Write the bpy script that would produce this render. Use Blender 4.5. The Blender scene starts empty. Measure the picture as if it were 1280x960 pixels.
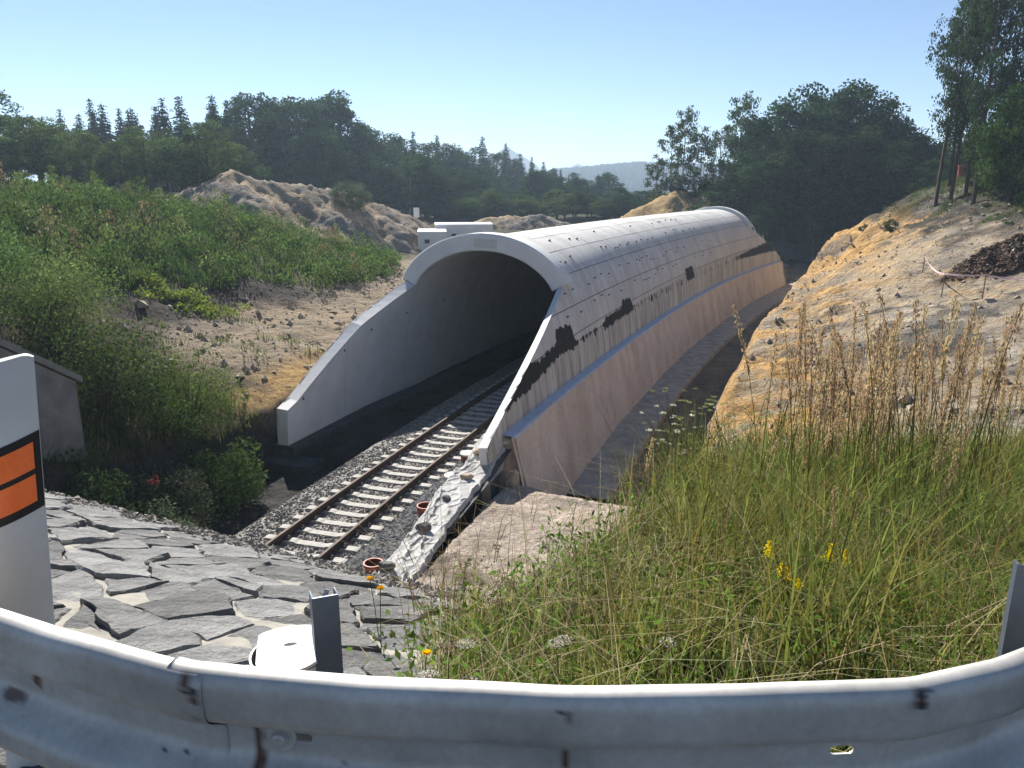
import bpy, bmesh, math, random
import numpy as np
from mathutils import Vector, Matrix

rng = np.random.default_rng(7)
random.seed(7)
scene = bpy.context.scene
COL = scene.collection

# ------------------------------------------------------------------ camera, sky, sun, exposure
cam_data = bpy.data.cameras.new("camera")
cam = bpy.data.objects.new("camera", cam_data)
COL.objects.link(cam)
cam_data.sensor_width = 36.0
cam_data.lens = 36.0 * 960.0 / 1280.0
cam_data.clip_start = 0.05
cam_data.clip_end = 20000
cam.location = (0, 0, 8)
PITCH = math.atan((480 - 235) / 960.0)
cam.rotation_euler = (math.radians(90) - PITCH, 0, 0)
scene.camera = cam

SUN_EL = math.radians(37)
SUN_AZ = math.radians(-21)            # from +Y, negative = to the left
world = bpy.data.worlds.new("World")
scene.world = world
world.use_nodes = True
wnt = world.node_tree
bg = wnt.nodes["Background"]
sky = wnt.nodes.new("ShaderNodeTexSky")
sky.sky_type = 'NISHITA'
sky.sun_disc = False
sky.sun_elevation = SUN_EL
sky.sun_rotation = SUN_AZ
sky.air_density = 0.7
sky.dust_density = 0.0
sky.ozone_density = 3.0
wnt.links.new(sky.outputs[0], bg.inputs[0])
bg.inputs[1].default_value = 0.055

sun_data = bpy.data.lights.new("sun", 'SUN')
sun_data.energy = 4.7
sun_data.angle = math.radians(0.5)
sun_data.color = (1.0, 0.95, 0.87)
sun = bpy.data.objects.new("sun", sun_data)
COL.objects.link(sun)
sdir = Vector((math.sin(SUN_AZ) * math.cos(SUN_EL), math.cos(SUN_AZ) * math.cos(SUN_EL), math.sin(SUN_EL)))
sun.rotation_euler = sdir.to_track_quat('Z', 'Y').to_euler()
sun.location = (0, 60, 80)

scene.view_settings.view_transform = 'Standard'
scene.view_settings.look = 'None'
scene.view_settings.exposure = 1.2
scene.view_settings.gamma = 1.0
scene.render.engine = 'CYCLES'
scene.cycles.max_bounces = 8
scene.cycles.diffuse_bounces = 5
scene.cycles.transparent_max_bounces = 8
scene.cycles.volume_bounces = 0

# ------------------------------------------------------------------ small helpers
def hash2(ix, iy, seed):
    h = (ix.astype(np.int64) * 374761393 + iy.astype(np.int64) * 668265263 + seed * 1274126177) & 0xFFFFFFFF
    h = ((h ^ (h >> 13)) * 1274126177) & 0xFFFFFFFF
    h = h ^ (h >> 16)
    return (h & 0xFFFF) / 65535.0

def vnoise(x, y, seed=0):
    x = np.asarray(x, float); y = np.asarray(y, float)
    ix = np.floor(x); iy = np.floor(y)
    fx = x - ix; fy = y - iy
    fx = fx * fx * (3 - 2 * fx); fy = fy * fy * (3 - 2 * fy)
    a = hash2(ix, iy, seed); b = hash2(ix + 1, iy, seed)
    c = hash2(ix, iy + 1, seed); d = hash2(ix + 1, iy + 1, seed)
    return (a * (1 - fx) + b * fx) * (1 - fy) + (c * (1 - fx) + d * fx) * fy

def fbm(x, y, octaves=4, seed=0):
    s = 0; amp = 0.5; tot = 0
    for o in range(octaves):
        s = s + amp * vnoise(x * 2 ** o, y * 2 ** o, seed + o * 17)
        tot += amp; amp *= 0.5
    return s / tot * 2 - 1

def sstep(e0, e1, x):
    t = np.clip((x - e0) / (e1 - e0), 0, 1)
    return t * t * (3 - 2 * t)

def link(o, parent=None, mat=None):
    COL.objects.link(o)
    if parent is not None:
        o.parent = parent
    if mat is not None:
        o.data.materials.append(mat)
    return o

def mesh_np(name, verts, faces, mat=None, parent=None, smooth=False, attr=None, uv=None, loc=None):
    """verts (N,3); faces: (M,k) array or list of arrays; attr: dict name -> (N,) or (N,3)"""
    me = bpy.data.meshes.new(name)
    verts = np.asarray(verts, np.float32)
    if isinstance(faces, np.ndarray):
        M, k = faces.shape
        me.vertices.add(len(verts)); me.vertices.foreach_set("co", verts.ravel())
        me.loops.add(M * k); me.loops.foreach_set("vertex_index", faces.astype(np.int32).ravel())
        me.polygons.add(M)
        me.polygons.foreach_set("loop_start", np.arange(0, M * k, k, dtype=np.int32))
        me.polygons.foreach_set("loop_total", np.full(M, k, np.int32))
        me.update(calc_edges=True)
    else:
        me.from_pydata([tuple(map(float, v)) for v in verts], [], [tuple(int(i) for i in f) for f in faces])
    if attr:
        for nm, arr in attr.items():
            arr = np.asarray(arr, np.float32)
            if arr.ndim == 1:
                at = me.attributes.new(nm, 'FLOAT', 'POINT'); at.data.foreach_set("value", arr)
            else:
                at = me.attributes.new(nm, 'FLOAT_COLOR', 'POINT')
                at.data.foreach_set("color", np.concatenate([arr, np.ones((len(arr), 1), np.float32)], 1).astype(np.float32).ravel())
    me.polygons.foreach_set("use_smooth", np.full(len(me.polygons), bool(smooth)))
    me.validate()
    o = bpy.data.objects.new(name, me)
    if loc is not None:
        o.location = loc
    return link(o, parent, mat)

def grid_faces(n, m, wrap=False):
    i = np.arange(n - 1)[:, None]; j = np.arange(m if wrap else m - 1)[None, :]
    a = i * m + j; b = i * m + (j + 1) % m; c = (i + 1) * m + (j + 1) % m; d = (i + 1) * m + j
    return np.stack([a, b, c, d], -1).reshape(-1, 4)

def tag(o, label=None, cat=None, group=None, kind=None):
    if label: o["label"] = label
    if cat: o["category"] = cat
    if group: o["group"] = group
    if kind: o["kind"] = kind
    return o

def empty(name, loc=(0, 0, 0), label=None, cat=None, group=None):
    o = bpy.data.objects.new(name, None)
    o.empty_display_size = 0.2
    o.location = loc
    COL.objects.link(o)
    return tag(o, label, cat, group)

def copy_tree(o, parent=None):
    c = o.copy(); COL.objects.link(c)
    if parent is not None:
        c.parent = parent
    for ch in list(o.children):
        copy_tree(ch, c)
    return c

class MB:
    """collects simple shapes into one mesh"""
    def __init__(s): s.v = []; s.f = []
    def add(s, verts, faces):
        k = len(s.v); s.v += [tuple(v) for v in verts]; s.f += [tuple(i + k for i in f) for f in faces]
    def box(s, c, size, rot=None, bevel=0.0):
        sx, sy, sz = [d / 2 for d in size]
        if bevel > 0:
            bm = bmesh.new(); bmesh.ops.create_cube(bm, size=1)
            bmesh.ops.scale(bm, vec=size, verts=bm.verts)
            bmesh.ops.bevel(bm, geom=bm.edges[:], offset=bevel, segments=2, affect='EDGES')
            vs = [v.co.copy() for v in bm.verts]; bm.verts.index_update()
            fs = [[v.index for v in f.verts] for f in bm.faces]; bm.free()
        else:
            vs = [Vector((x * sx, y * sy, z * sz)) for x in (-1, 1) for y in (-1, 1) for z in (-1, 1)]
            fs = [(0, 1, 3, 2), (4, 6, 7, 5), (0, 4, 5, 1), (2, 3, 7, 6), (0, 2, 6, 4), (1, 5, 7, 3)]
        if rot is not None: vs = [rot @ v for v in vs]
        s.add([v + Vector(c) for v in vs], fs)
    def tube(s, pts, radii, n=8, cap=True):
        pts = [Vector(p) for p in pts]
        rings = []
        for i, p in enumerate(pts):
            d = (pts[min(i + 1, len(pts) - 1)] - pts[max(i - 1, 0)])
            d = d.normalized() if d.length > 1e-9 else Vector((0, 0, 1))
            u = d.orthogonal().normalized() if i == 0 else (u - d * u.dot(d)).normalized()
            w = d.cross(u); r = radii[i] if hasattr(radii, '__len__') else radii
            rings.append([p + (u * math.cos(2 * math.pi * k / n) + w * math.sin(2 * math.pi * k / n)) * r for k in range(n)])
        vs = [v for rg in rings for v in rg]
        fs = [(i * n + k, i * n + (k + 1) % n, (i + 1) * n + (k + 1) % n, (i + 1) * n + k) for i in range(len(pts) - 1) for k in range(n)]
        if cap: fs += [tuple(range(n))[::-1], tuple((len(pts) - 1) * n + k for k in range(n))]
        s.add(vs, fs)
    def lathe(s, c, prof, n=20, close=False):
        vs = [(c[0] + r * math.cos(2 * math.pi * k / n), c[1] + r * math.sin(2 * math.pi * k / n), c[2] + z) for r, z in prof for k in range(n)]
        m = len(prof)
        fs = [(i * n + k, i * n + (k + 1) % n, ((i + 1) % m) * n + (k + 1) % n, ((i + 1) % m) * n + k) for i in range(m if close else m - 1) for k in range(n)]
        s.add(vs, fs)
    def build(s, name, mat, parent=None, smooth=False, loc=None):
        me = bpy.data.meshes.new(name); me.from_pydata([tuple(v) for v in s.v], [], s.f)
        if smooth: me.polygons.foreach_set("use_smooth", [True] * len(me.polygons))
        bm = bmesh.new(); bm.from_mesh(me); bmesh.ops.recalc_face_normals(bm, faces=bm.faces); bm.to_mesh(me); bm.free()
        o = bpy.data.objects.new(name, me)
        if loc is not None: o.location = loc
        return link(o, parent, mat)

# ------------------------------------------------------------------ materials
def new_mat(name, rough=0.8, metal=0.0, spec=0.3):
    m = bpy.data.materials.new(name); m.use_nodes = True
    p = m.node_tree.nodes["Principled BSDF"]
    p.inputs["Roughness"].default_value = rough
    p.inputs["Metallic"].default_value = metal
    p.inputs["Specular IOR Level"].default_value = spec
    return m, m.node_tree, p

def noise_node(nt, scale, detail=5, rough=0.6, coord='Object', vec_scale=None):
    tc = nt.nodes.new("ShaderNodeTexCoord")
    n = nt.nodes.new("ShaderNodeTexNoise")
    n.inputs["Scale"].default_value = scale; n.inputs["Detail"].default_value = detail; n.inputs["Roughness"].default_value = rough
    src = tc.outputs[coord]
    if vec_scale:
        mp = nt.nodes.new("ShaderNodeMapping"); mp.inputs["Scale"].default_value = vec_scale
        nt.links.new(src, mp.inputs[0]); src = mp.outputs[0]
    nt.links.new(src, n.inputs["Vector"])
    return n

def ramp(nt, src, stops):
    r = nt.nodes.new("ShaderNodeValToRGB")
    el = r.color_ramp.elements
    while len(el) < len(stops): el.new(0.5)
    for e, (p, c) in zip(el, stops):
        e.position = p; e.color = (*c, 1) if len(c) == 3 else c
    nt.links.new(src, r.inputs[0]); return r

def mixc(nt, a, b, fac, mode='MIX'):
    m = nt.nodes.new("ShaderNodeMix"); m.data_type = 'RGBA'; m.blend_type = mode
    for s, k in ((fac, 0), (a, 6), (b, 7)):
        if hasattr(s, 'is_output') or isinstance(s, bpy.types.NodeSocket): nt.links.new(s, m.inputs[k])
        elif k == 0: m.inputs[0].default_value = s
        else: m.inputs[k].default_value = (*s, 1)
    return m.outputs[2]

def add_bump(nt, p, height, strength=0.4, dist=0.02):
    b = nt.nodes.new("ShaderNodeBump"); b.inputs["Strength"].default_value = strength; b.inputs["Distance"].default_value = dist
    nt.links.new(height, b.inputs["Height"]); nt.links.new(b.outputs[0], p.inputs["Normal"]); return b

def simple_mat(name, c1, c2=None, scale=6, rough=0.8, metal=0.0, spec=0.3, bump=0.3, dist=0.01, detail=6, coord='Object', stretch=None):
    m, nt, p = new_mat(name, rough, metal, spec)
    c2 = c2 or tuple(x * 0.7 for x in c1)
    n = noise_node(nt, scale, detail, 0.62, coord, stretch)
    r = ramp(nt, n.outputs[0], [(0.3, c2), (0.7, c1)])
    nt.links.new(r.outputs[0], p.inputs["Base Color"])
    if bump: add_bump(nt, p, n.outputs[0], bump, dist)
    return m

def foliage_mat(name, trans=0.35, rough=0.55):
    """leaf colour from the per-leaf 'tint' attribute; leaves let some light through"""
    m, nt, p = new_mat(name, rough, 0, 0.06)
    at = nt.nodes.new("ShaderNodeAttribute"); at.attribute_name = "tint"
    oi = nt.nodes.new("ShaderNodeObjectInfo")
    hs = nt.nodes.new("ShaderNodeHueSaturation")
    mr = nt.nodes.new("ShaderNodeMapRange"); mr.inputs[3].default_value = 0.8; mr.inputs[4].default_value = 1.2
    nt.links.new(oi.outputs["Random"], mr.inputs[0]); nt.links.new(mr.outputs[0], hs.inputs["Value"])
    mr2 = nt.nodes.new("ShaderNodeMapRange"); mr2.inputs[3].default_value = 0.485; mr2.inputs[4].default_value = 0.515
    nt.links.new(oi.outputs["Random"], mr2.inputs[0]); nt.links.new(mr2.outputs[0], hs.inputs["Hue"])
    nt.links.new(at.outputs["Color"], hs.inputs["Color"])
    nt.nodes.remove(p); p = nt.nodes.new("ShaderNodeBsdfDiffuse"); nt.links.new(hs.outputs[0], p.inputs["Color"])
    tr = nt.nodes.new("ShaderNodeBsdfTranslucent"); nt.links.new(hs.outputs[0], tr.inputs["Color"])
    mx = nt.nodes.new("ShaderNodeMixShader"); mx.inputs[0].default_value = trans
    out = nt.nodes["Material Output"]
    nt.links.new(p.outputs[0], mx.inputs[1]); nt.links.new(tr.outputs[0], mx.inputs[2]); nt.links.new(mx.outputs[0], out.inputs[0])
    return m

M = {}
M['leaf'] = foliage_mat("leaf", 0.28)
M['grass'] = foliage_mat("grass", 0.45)
M['bark'] = simple_mat("bark", (0.10, 0.075, 0.055), (0.035, 0.028, 0.022), 9, 0.9, bump=0.6, stretch=(1, 1, 0.2))
M['birch_bark'] = simple_mat("birch_bark", (0.42, 0.40, 0.36), (0.06, 0.055, 0.05), 7, 0.85, bump=0.4, stretch=(0.6, 0.6, 2.5))

def soil_mat():
    m, nt, p = new_mat("soil", 0.95, 0, 0.1)
    at = nt.nodes.new("ShaderNodeAttribute"); at.attribute_name = "tint"
    n1 = noise_node(nt, 1.1, 10, 0.72); n2 = noise_node(nt, 9, 6, 0.72); n3 = noise_node(nt, .33, 6, .65)
    r1 = ramp(nt, n1.outputs[0], [(0.28, (0.45, 0.43, 0.41)), (0.46, (0.88, 0.87, 0.85)), (0.6, (1.08, 1.07, 1.05)), (0.78, (1.4, 1.37, 1.3))])
    r2 = ramp(nt, n2.outputs[0], [(0.3, (0.45, 0.43, 0.41)), (0.5, (1.0, 1.0, 1.0)), (0.75, (1.3, 1.3, 1.3))])
    r3 = ramp(nt, n3.outputs[0], [(0.3, (0.75, 0.76, 0.80)), (0.5, (1.0, 1.0, 1.0)), (0.7, (1.12, 1.06, .95))])
    c = mixc(nt, at.outputs["Color"], r1.outputs[0], 1.0, 'MULTIPLY')
    c = mixc(nt, c, r2.outputs[0], 0.75, 'MULTIPLY')
    c = mixc(nt, c, r3.outputs[0], 1.0, 'MULTIPLY')
    nt.links.new(c, p.inputs["Base Color"])
    v = nt.nodes.new("ShaderNodeTexVoronoi"); v.inputs["Scale"].default_value = 3.2
    tc = nt.nodes.new("ShaderNodeTexCoord"); nt.links.new(tc.outputs["Object"], v.inputs["Vector"])
    mm = nt.nodes.new("ShaderNodeMath"); mm.operation = 'MULTIPLY_ADD'
    nt.links.new(n2.outputs[0], mm.inputs[0]); mm.inputs[1].default_value = 0.35
    nt.links.new(n1.outputs[0], mm.inputs[2])
    m2 = nt.nodes.new("ShaderNodeMath"); m2.operation = 'MULTIPLY_ADD'
    nt.links.new(v.outputs["Distance"], m2.inputs[0]); m2.inputs[1].default_value = -0.25; nt.links.new(mm.outputs[0], m2.inputs[2])
    add_bump(nt, p, m2.outputs[0], 1.0, 0.45)
    return m
M['soil'] = soil_mat()

# ------------------------------------------------------------------ the curve of the line: a along the track, s to the right, z up (rail top 0)
R0 = 300.0
O0 = np.array([-3.04419, 22.10819]); T0 = np.array([0.317284, 0.948331]); N0 = np.array([0.948331, -0.317284])
CEN = O0 + N0 * R0
def P(a, s, z):
    a, s, z = np.broadcast_arrays(np.asarray(a, float), np.asarray(s, float), np.asarray(z, float))
    al = (a - 20) / R0
    nx = T0[1] * np.cos(al) - T0[0] * 0 - 0
    tx = T0[0] * np.cos(al) + N0[0] * np.sin(al); ty = T0[1] * np.cos(al) + N0[1] * np.sin(al)
    nx, ny = ty, -tx
    return np.stack([CEN[0] - nx * (R0 - s), CEN[1] - ny * (R0 - s), z], -1)
def AS(x, y):
    qx = np.asarray(x, float) - CEN[0]; qy = np.asarray(y, float) - CEN[1]
    d = np.hypot(qx, qy)
    al = np.arctan2(qx * T0[0] + qy * T0[1], -(qx * N0[0] + qy * N0[1]))
    return al * R0 + 20, R0 - d
def heading(a):
    al = (a - 20) / R0
    tx = T0[0] * math.cos(al) + N0[0] * math.sin(al); ty = T0[1] * math.cos(al) + N0[1] * math.sin(al)
    return math.atan2(ty, tx)

# ------------------------------------------------------------------ terrain
CTRL = np.array([
 (-27.2,42,7.3),(-24.6,45,7.1),(-22.3,50,6.7),(-19,55,5.9),(-14.8,60,3.7),(-12.2,62,2.5),
 (-20,30,4.2),(-17.7,32,4.1),(-16.5,36,3.8),(-14.1,40,3.2),(-11,44,2.5),(-8.8,50,2.6),
 (-16,31,2.75),(-14,34,2.2),(-11.6,38,2.05),(-9.2,42,1.9),
 (-11.5,32,1.8),(-9.5,31,1.75),(-8.4,36,1.7),(-7.3,50,2.3),(-8,60,2.6),
 (-15.7,26,4.6),(-14.8,22,4.4),(-13.8,26,2.9),(-11.6,24.5,1.7),(-8.7,23.5,.3),(-9,27,1.1),(-11.3,27,1.7),(-12.5,20,2.3),(-11.5,16.5,2.0),(-10,18,.6),
 (-20,20,5.0),(-26,30,6.1),(-35,40,7.4),(-18,12,5.0),(-30,15,6.5),
 (-11,90,1.1),(-4.5,110,2),(1,100,1.5),(-31,90,6.8),(-49,90,8.0),(-51,80,8.8),(-60,50,9),(-25,70,4.5),(-16,72,2.2),(-5,75,1.5),
 (6.2,22.6,-.1),(6.9,25,-.1),(7.9,28,0),(9,31,.1),(12.1,38,.4),(19.2,51,.5),(24.6,64,.9),
 (10.1,26,.8),(14.7,30,1.35),(18.4,31,2.1),(19.7,29,2.2),(17.4,36,1.95),(23.3,40,3.3),(26.5,40,4.1),(24.3,48,3.4),
 (25,67,.9),(28.3,65,3.7),(26.7,69,1.6),(33.6,69.5,6.9),(37,72,7.7),(37.8,67,8.8),(38.6,60,9.1),(31.3,48,6.3),(30.3,53,5.6),
 (31.5,85,1.6),(32.8,100,2.5),(41,85,5.0),(45,60,10),(55,70,10.5),(50,45,9.5),(40,35,7),(45,100,5),(70,90,9),
 (-.5,9,.9),(2,11.5,.9),(4.5,15,.6),(5.6,18,.3),(9,19,1.5),(14,20,2.0),(20,22,2.5),(30,25,4.5),(8,13,2.4),(14,15,3.0),(25,15,4),
 (-3,10,.3),(0,14,.1),(0,120,2),(25,120,2.5),(-40,120,5),(60,130,6),
], float)
def _rbf_setup():
    p = CTRL[:, :2]; d = np.hypot(p[:, None, 0] - p[None, :, 0], p[:, None, 1] - p[None, :, 1])
    A = d + np.eye(len(p)) * -0.25
    n = len(p); B = np.zeros((n + 1, n + 1)); B[:n, :n] = A; B[:n, n] = 1; B[n, :n] = 1
    return np.linalg.solve(B, np.concatenate([CTRL[:, 2], [0]]))
RBFW = _rbf_setup()
CREST = np.array([(-6.2,7.4),(-4.3,6.48),(-.80,4.82),(-.5,4.25),(-.25,3.9),(.6,4.6),(1.25,6.0),(2.3,7.3),(5,8.6),(12,11),(30,16),(60,20)], float)
def crest_dist(x, y):
    best = np.full(x.shape, 1e9); sign = np.ones(x.shape)
    for (x0, y0), (x1, y1) in zip(CREST[:-1], CREST[1:]):
        dx, dy = x1 - x0, y1 - y0; L2 = dx * dx + dy * dy
        t = np.clip(((x - x0) * dx + (y - y0) * dy) / L2, 0, 1)
        d = np.hypot(x - x0 - t * dx, y - y0 - t * dy)
        cr = dx * (y - y0) - dy * (x - x0)
        upd = d < best
        best = np.where(upd, d, best); sign = np.where(upd, np.where(cr < 0, 1, -1), sign)
    return best * sign
def near_z(x, y):
    e = np.clip(((x + .77) * -.43 + (y - 4.8) * -.903), 0, 2.7)
    zp = 5.3 + .97 * (1 - (1 - e / 2.7) ** 1.35)
    zg = 6.27 - .2 * np.clip(y - 2.0, 0, 30)
    w = sstep(-.9, .3, x - .12 * (y - 2))
    z = zp * (1 - w) + zg * w
    return z - .35 * np.clip(-y + 1.5, 0, 0)
def terrain(x, y, detail=True):
    x = np.asarray(x, float); y = np.asarray(y, float); shp = x.shape
    x = x.ravel(); y = y.ravel(); z = np.empty_like(x)
    for i in range(0, len(x), 40000):
        xx, yy = x[i:i + 40000], y[i:i + 40000]
        d = np.hypot(xx[:, None] - CTRL[None, :, 0], yy[:, None] - CTRL[None, :, 1])
        z[i:i + 40000] = d @ RBFW[:-1] + RBFW[-1]
    r = np.hypot(x, y)
    z = z + (3.0 - z) * sstep(105, 190, r)
    z = z - sstep(200, 420, r) * 9
    a, s = AS(x, y)
    nb = fbm(x * .45, y * .45, 4, 5) + .5 * fbm(x * 1.7, y * 1.7, 3, 9)
    if detail:
        rough = np.clip(r / 30, .15, 1.0) * sstep(250, 150, r)
        z = z + rough * (.42 * fbm(x * .22, y * .22, 5, 1) + .16 * fbm(x * 1.1, y * 1.1, 4, 2))
        z = z + sstep(1.25, .4, ((x - 29.6) / 6.6) ** 2 + ((y - 40.9) / 2.9) ** 2) * (.7 + .35 * fbm(x * 1.6, y * 1.6, 3, 61))
        # gullies worn down the cut faces
        g = np.abs(fbm(a * .75 + .12 * s, s * .16, 4, 33))
        cliff = 1.9 * np.exp(-(((x - 30) / 6) ** 2 + ((y - 67.5) / 8) ** 2)) + .95 * np.exp(-(((s - 10.8) / 3.0) ** 2)) * sstep(20, 28, a)
        z = z - cliff * (.9 - 2.0 * g) * .6 + .25 * sstep(7.5, 9, s) * np.abs(fbm(x * .8, y * .8, 4, 35)) * sstep(90, 60, r)
        steps = np.exp(-(((x + 15) / 8) ** 2 + ((y - 34) / 7) ** 2))
        z = z + steps * .35 * (vnoise(x * .9, y * .9, 51) - .5)
    # floor of the cutting
    fl = np.where(s < -2.4, np.where(a < 21.2, -1.15, -.62), -.62)
    ap = np.interp(a + .12 * (s - 3.4), [5, 12.5, 14, 18.6, 19.6, 22.2, 200], [.4, .26, .22, .08, -.35, -2.25, -2.4])
    ap = np.where(a > 90, np.interp(a, [90, 96], [-2.4, -.9]), ap)
    fl = fl + (ap - fl) * sstep(3.0, 3.5, s)
    fl = fl + .05 * fbm(x * 2.0, y * 2.0, 4, 3) + .03 * fbm(x * 7, y * 7, 2, 4)
    j = .55 * nb if detail else 0
    wl = sstep(-5.55, -6.15, s + .35 * j)
    wl = np.where(a > 24, sstep(-5.9, -6.6, s + .2 * j), wl)
    lo = np.interp(a, [8, 21.5, 24, 200], [4.2, 6.3, 7.35, 7.35])
    hi = np.interp(a, [8, 21.5, 24, 200], [7.6, 8.6, 8.7, 8.7])
    wr = sstep(0, 1, (s + .5 * j - lo) / (hi - lo))
    w = np.maximum(wl, wr)
    w = np.maximum(w, sstep(100, 125, a))
    z = fl * (1 - w) + z * w
    # the road embankment in front
    cd = crest_dist(x, y)
    nz = near_z(x, y)
    k = sstep(-2.6, 0.1, cd + (.18 * nb * sstep(1.5, 4, x) if detail else 0))
    k = k * sstep(2.2, 2.9, s)
    nzd = nz + (.05 * fbm(x * 1.5, y * 1.5, 3, 6) * sstep(-.6, .3, x) if detail else 0)
    z = z * (1 - k) + nzd * k
    return z.reshape(shp)

def build_ground():
    ang = np.radians(np.arange(-62, 62.01, .24))
    rr = [0.9]
    while rr[-1] < 330: rr.append(rr[-1] * (1.0115 if rr[-1] < 14 or rr[-1] > 110 else 1.0068))
    while rr[-1] < 4300: rr.append(rr[-1] * 1.12)
    rr = np.array(rr)
    x = rr[:, None] * np.sin(ang)[None, :]; y = rr[:, None] * np.cos(ang)[None, :]
    z = terrain(x, y)
    n, m = x.shape
    a, s = AS(x, y)
    # slope
    e = .25
    zx = np.gradient(z, axis=1) / np.maximum(np.hypot(np.gradient(x, axis=1), np.gradient(y, axis=1)), 1e-3)
    zr = np.gradient(z, axis=0) / np.maximum(np.gradient(rr)[:, None], 1e-3)
    sl = np.hypot(zx, zr)
    N1 = fbm(x * .16, y * .16, 5, 11); N2 = fbm(x * .6, y * .6, 4, 12); N3 = fbm(x * 2.5, y * 2.5, 3, 13)
    def C(*c): return np.array(c, float)
    sand = C(.44, .36, .265); ochre = C(.55, .365, .16); grey = C(.17, .165, .16); brown = C(.055, .033, .021)
    dark = C(.085, .072, .06); pink = C(.60, .51, .43); dark_floor = C(.07, .066, .064); green = C(.07, .085, .03); pale = C(.52, .475, .41)
    col = np.empty((n, m, 3)); col[:] = sand
    def lay(c, w):
        nonlocal col
        w = np.clip(w, 0, 1)[..., None]; col = col * (1 - w) + c * w
    right = sstep(6, 9, s)
    lay(pale, right * sstep(.0, .5, N1 + .4 * N2) * .8)
    lay(ochre, right * np.clip(sl * 1.1 - .35 + .4 * N2, 0, 1))
    lay(ochre * C(1.0, .95, .9), np.exp(-(((x - 29.8) / 6) ** 2 + ((y - 67.5) / 8) ** 2)) * 2.4 * sstep(-.6, .1, N2 + .5))
    lay(ochre * C(1.12, 1.05, .95), 1.5 * np.exp(-(((s - 10.2) / 3.0) ** 2)) * sstep(19, 24, a) * sstep(-.35, .25, N2 + .4 * N3) * .85)
    lay(C(.085, .085, .088), sstep(.35, .8, np.exp(-(((x - 16.5) / 3.6) ** 2 + ((y - 31.5) / 3.2) ** 2)) + .35 * N2 + .2 * N3))
    lay(C(.10, .095, .09), sstep(.5, .8, np.exp(-(((x - 17.5) / 3) ** 2 + ((y - 38.5) / 1.5) ** 2)) + .3 * N2 + .25 * N3))
    lay(C(.070, .062, .048), right * sstep(4.3, 5.6, z + 1.8 * N2 + .9 * N3) * sstep(42, 49, y) * sstep(-.1, .5, 1 - np.exp(-(((x - 30) / 5) ** 2 + ((y - 67.5) / 7) ** 2)) * 1.2))
    lay(C(.24, .22, .19), right * sstep(.05, .45, fbm(x * .28, y * .5, 4, 14) + .3 * N3) * .75)
    lay(C(.10, .10, .10), right * sstep(.28, .5, fbm(x * .34 + 9, y * .7, 4, 15) + .25 * N3) * .8 * sstep(55, 40, y))
    lay(green, right * sstep(.1, .5, N2 + .4 * N1 + .25 * N3) * sstep(4.8, 6.8, z + .8 * N1) * sstep(38, 46, y) * .85)
    lay(brown, sstep(1.3, .75, ((x - 29.6) / 6.6) ** 2 + ((y - 40.9) / 2.9) ** 2 + .35 * N2) * sstep(36, 37.5, y))
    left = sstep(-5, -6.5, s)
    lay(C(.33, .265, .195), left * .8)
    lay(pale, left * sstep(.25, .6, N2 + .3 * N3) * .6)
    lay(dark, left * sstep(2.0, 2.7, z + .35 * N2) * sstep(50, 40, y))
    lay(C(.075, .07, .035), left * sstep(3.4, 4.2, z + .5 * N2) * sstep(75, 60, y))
    lay(C(.06, .065, .028), sstep(-22, -27, s) * sstep(40, 55, y) * sstep(.0, .25, x * 0 + 1))
    lay(dark * C(1.1, 1, .9), left * sstep(24, 21, a) * .9)
    lay(ochre * .85, left * sstep(19, 22, a) * sstep(45, 30, a) * sstep(-8.6, -7.0, s) * sstep(-.5, .2, N2 + .3))
    infloor = (1 - sstep(-6.0, -6.3, s)) * (1 - sstep(7.5, 8.2, s)) * sstep(3, 6, a)
    lay(dark_floor, infloor * (1 - sstep(2.8, 3.2, s)))  # darker floor on the track side of the cutting
    lay(pink, infloor * sstep(3.0, 3.3, s) * (1 - sstep(20.5, 22, a)))
    lay(C(.3, .26, .22), infloor * sstep(3.0, 3.3, s) * (1 - sstep(22.3, 23.2, a)) * sstep(.1, .4, N2 + .4 * N3))
    lay(C(.30, .26, .21), infloor * sstep(3.0, 3.3, s) * sstep(20.5, 22, a))
    cd = crest_dist(x, y)
    nearp = sstep(-1.2, .2, cd) * sstep(2.2, 2.9, s)
    lay(C(.055, .05, .03), nearp * sstep(-1.0, .1, x))
    lay(C(.40, .37, .31), nearp * sstep(.1, -1.0, x))
    far = sstep(85, 110, np.hypot(x, y))
    lay(C(.09, .085, .05), far)
    lay(C(.03, .045, .02), sstep(120, 160, np.hypot(x, y)))
    f = grid_faces(n, m)
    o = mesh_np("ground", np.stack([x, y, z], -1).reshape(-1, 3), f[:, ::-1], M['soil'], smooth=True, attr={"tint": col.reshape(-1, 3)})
    tag(o, kind="structure")
build_ground()

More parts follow.
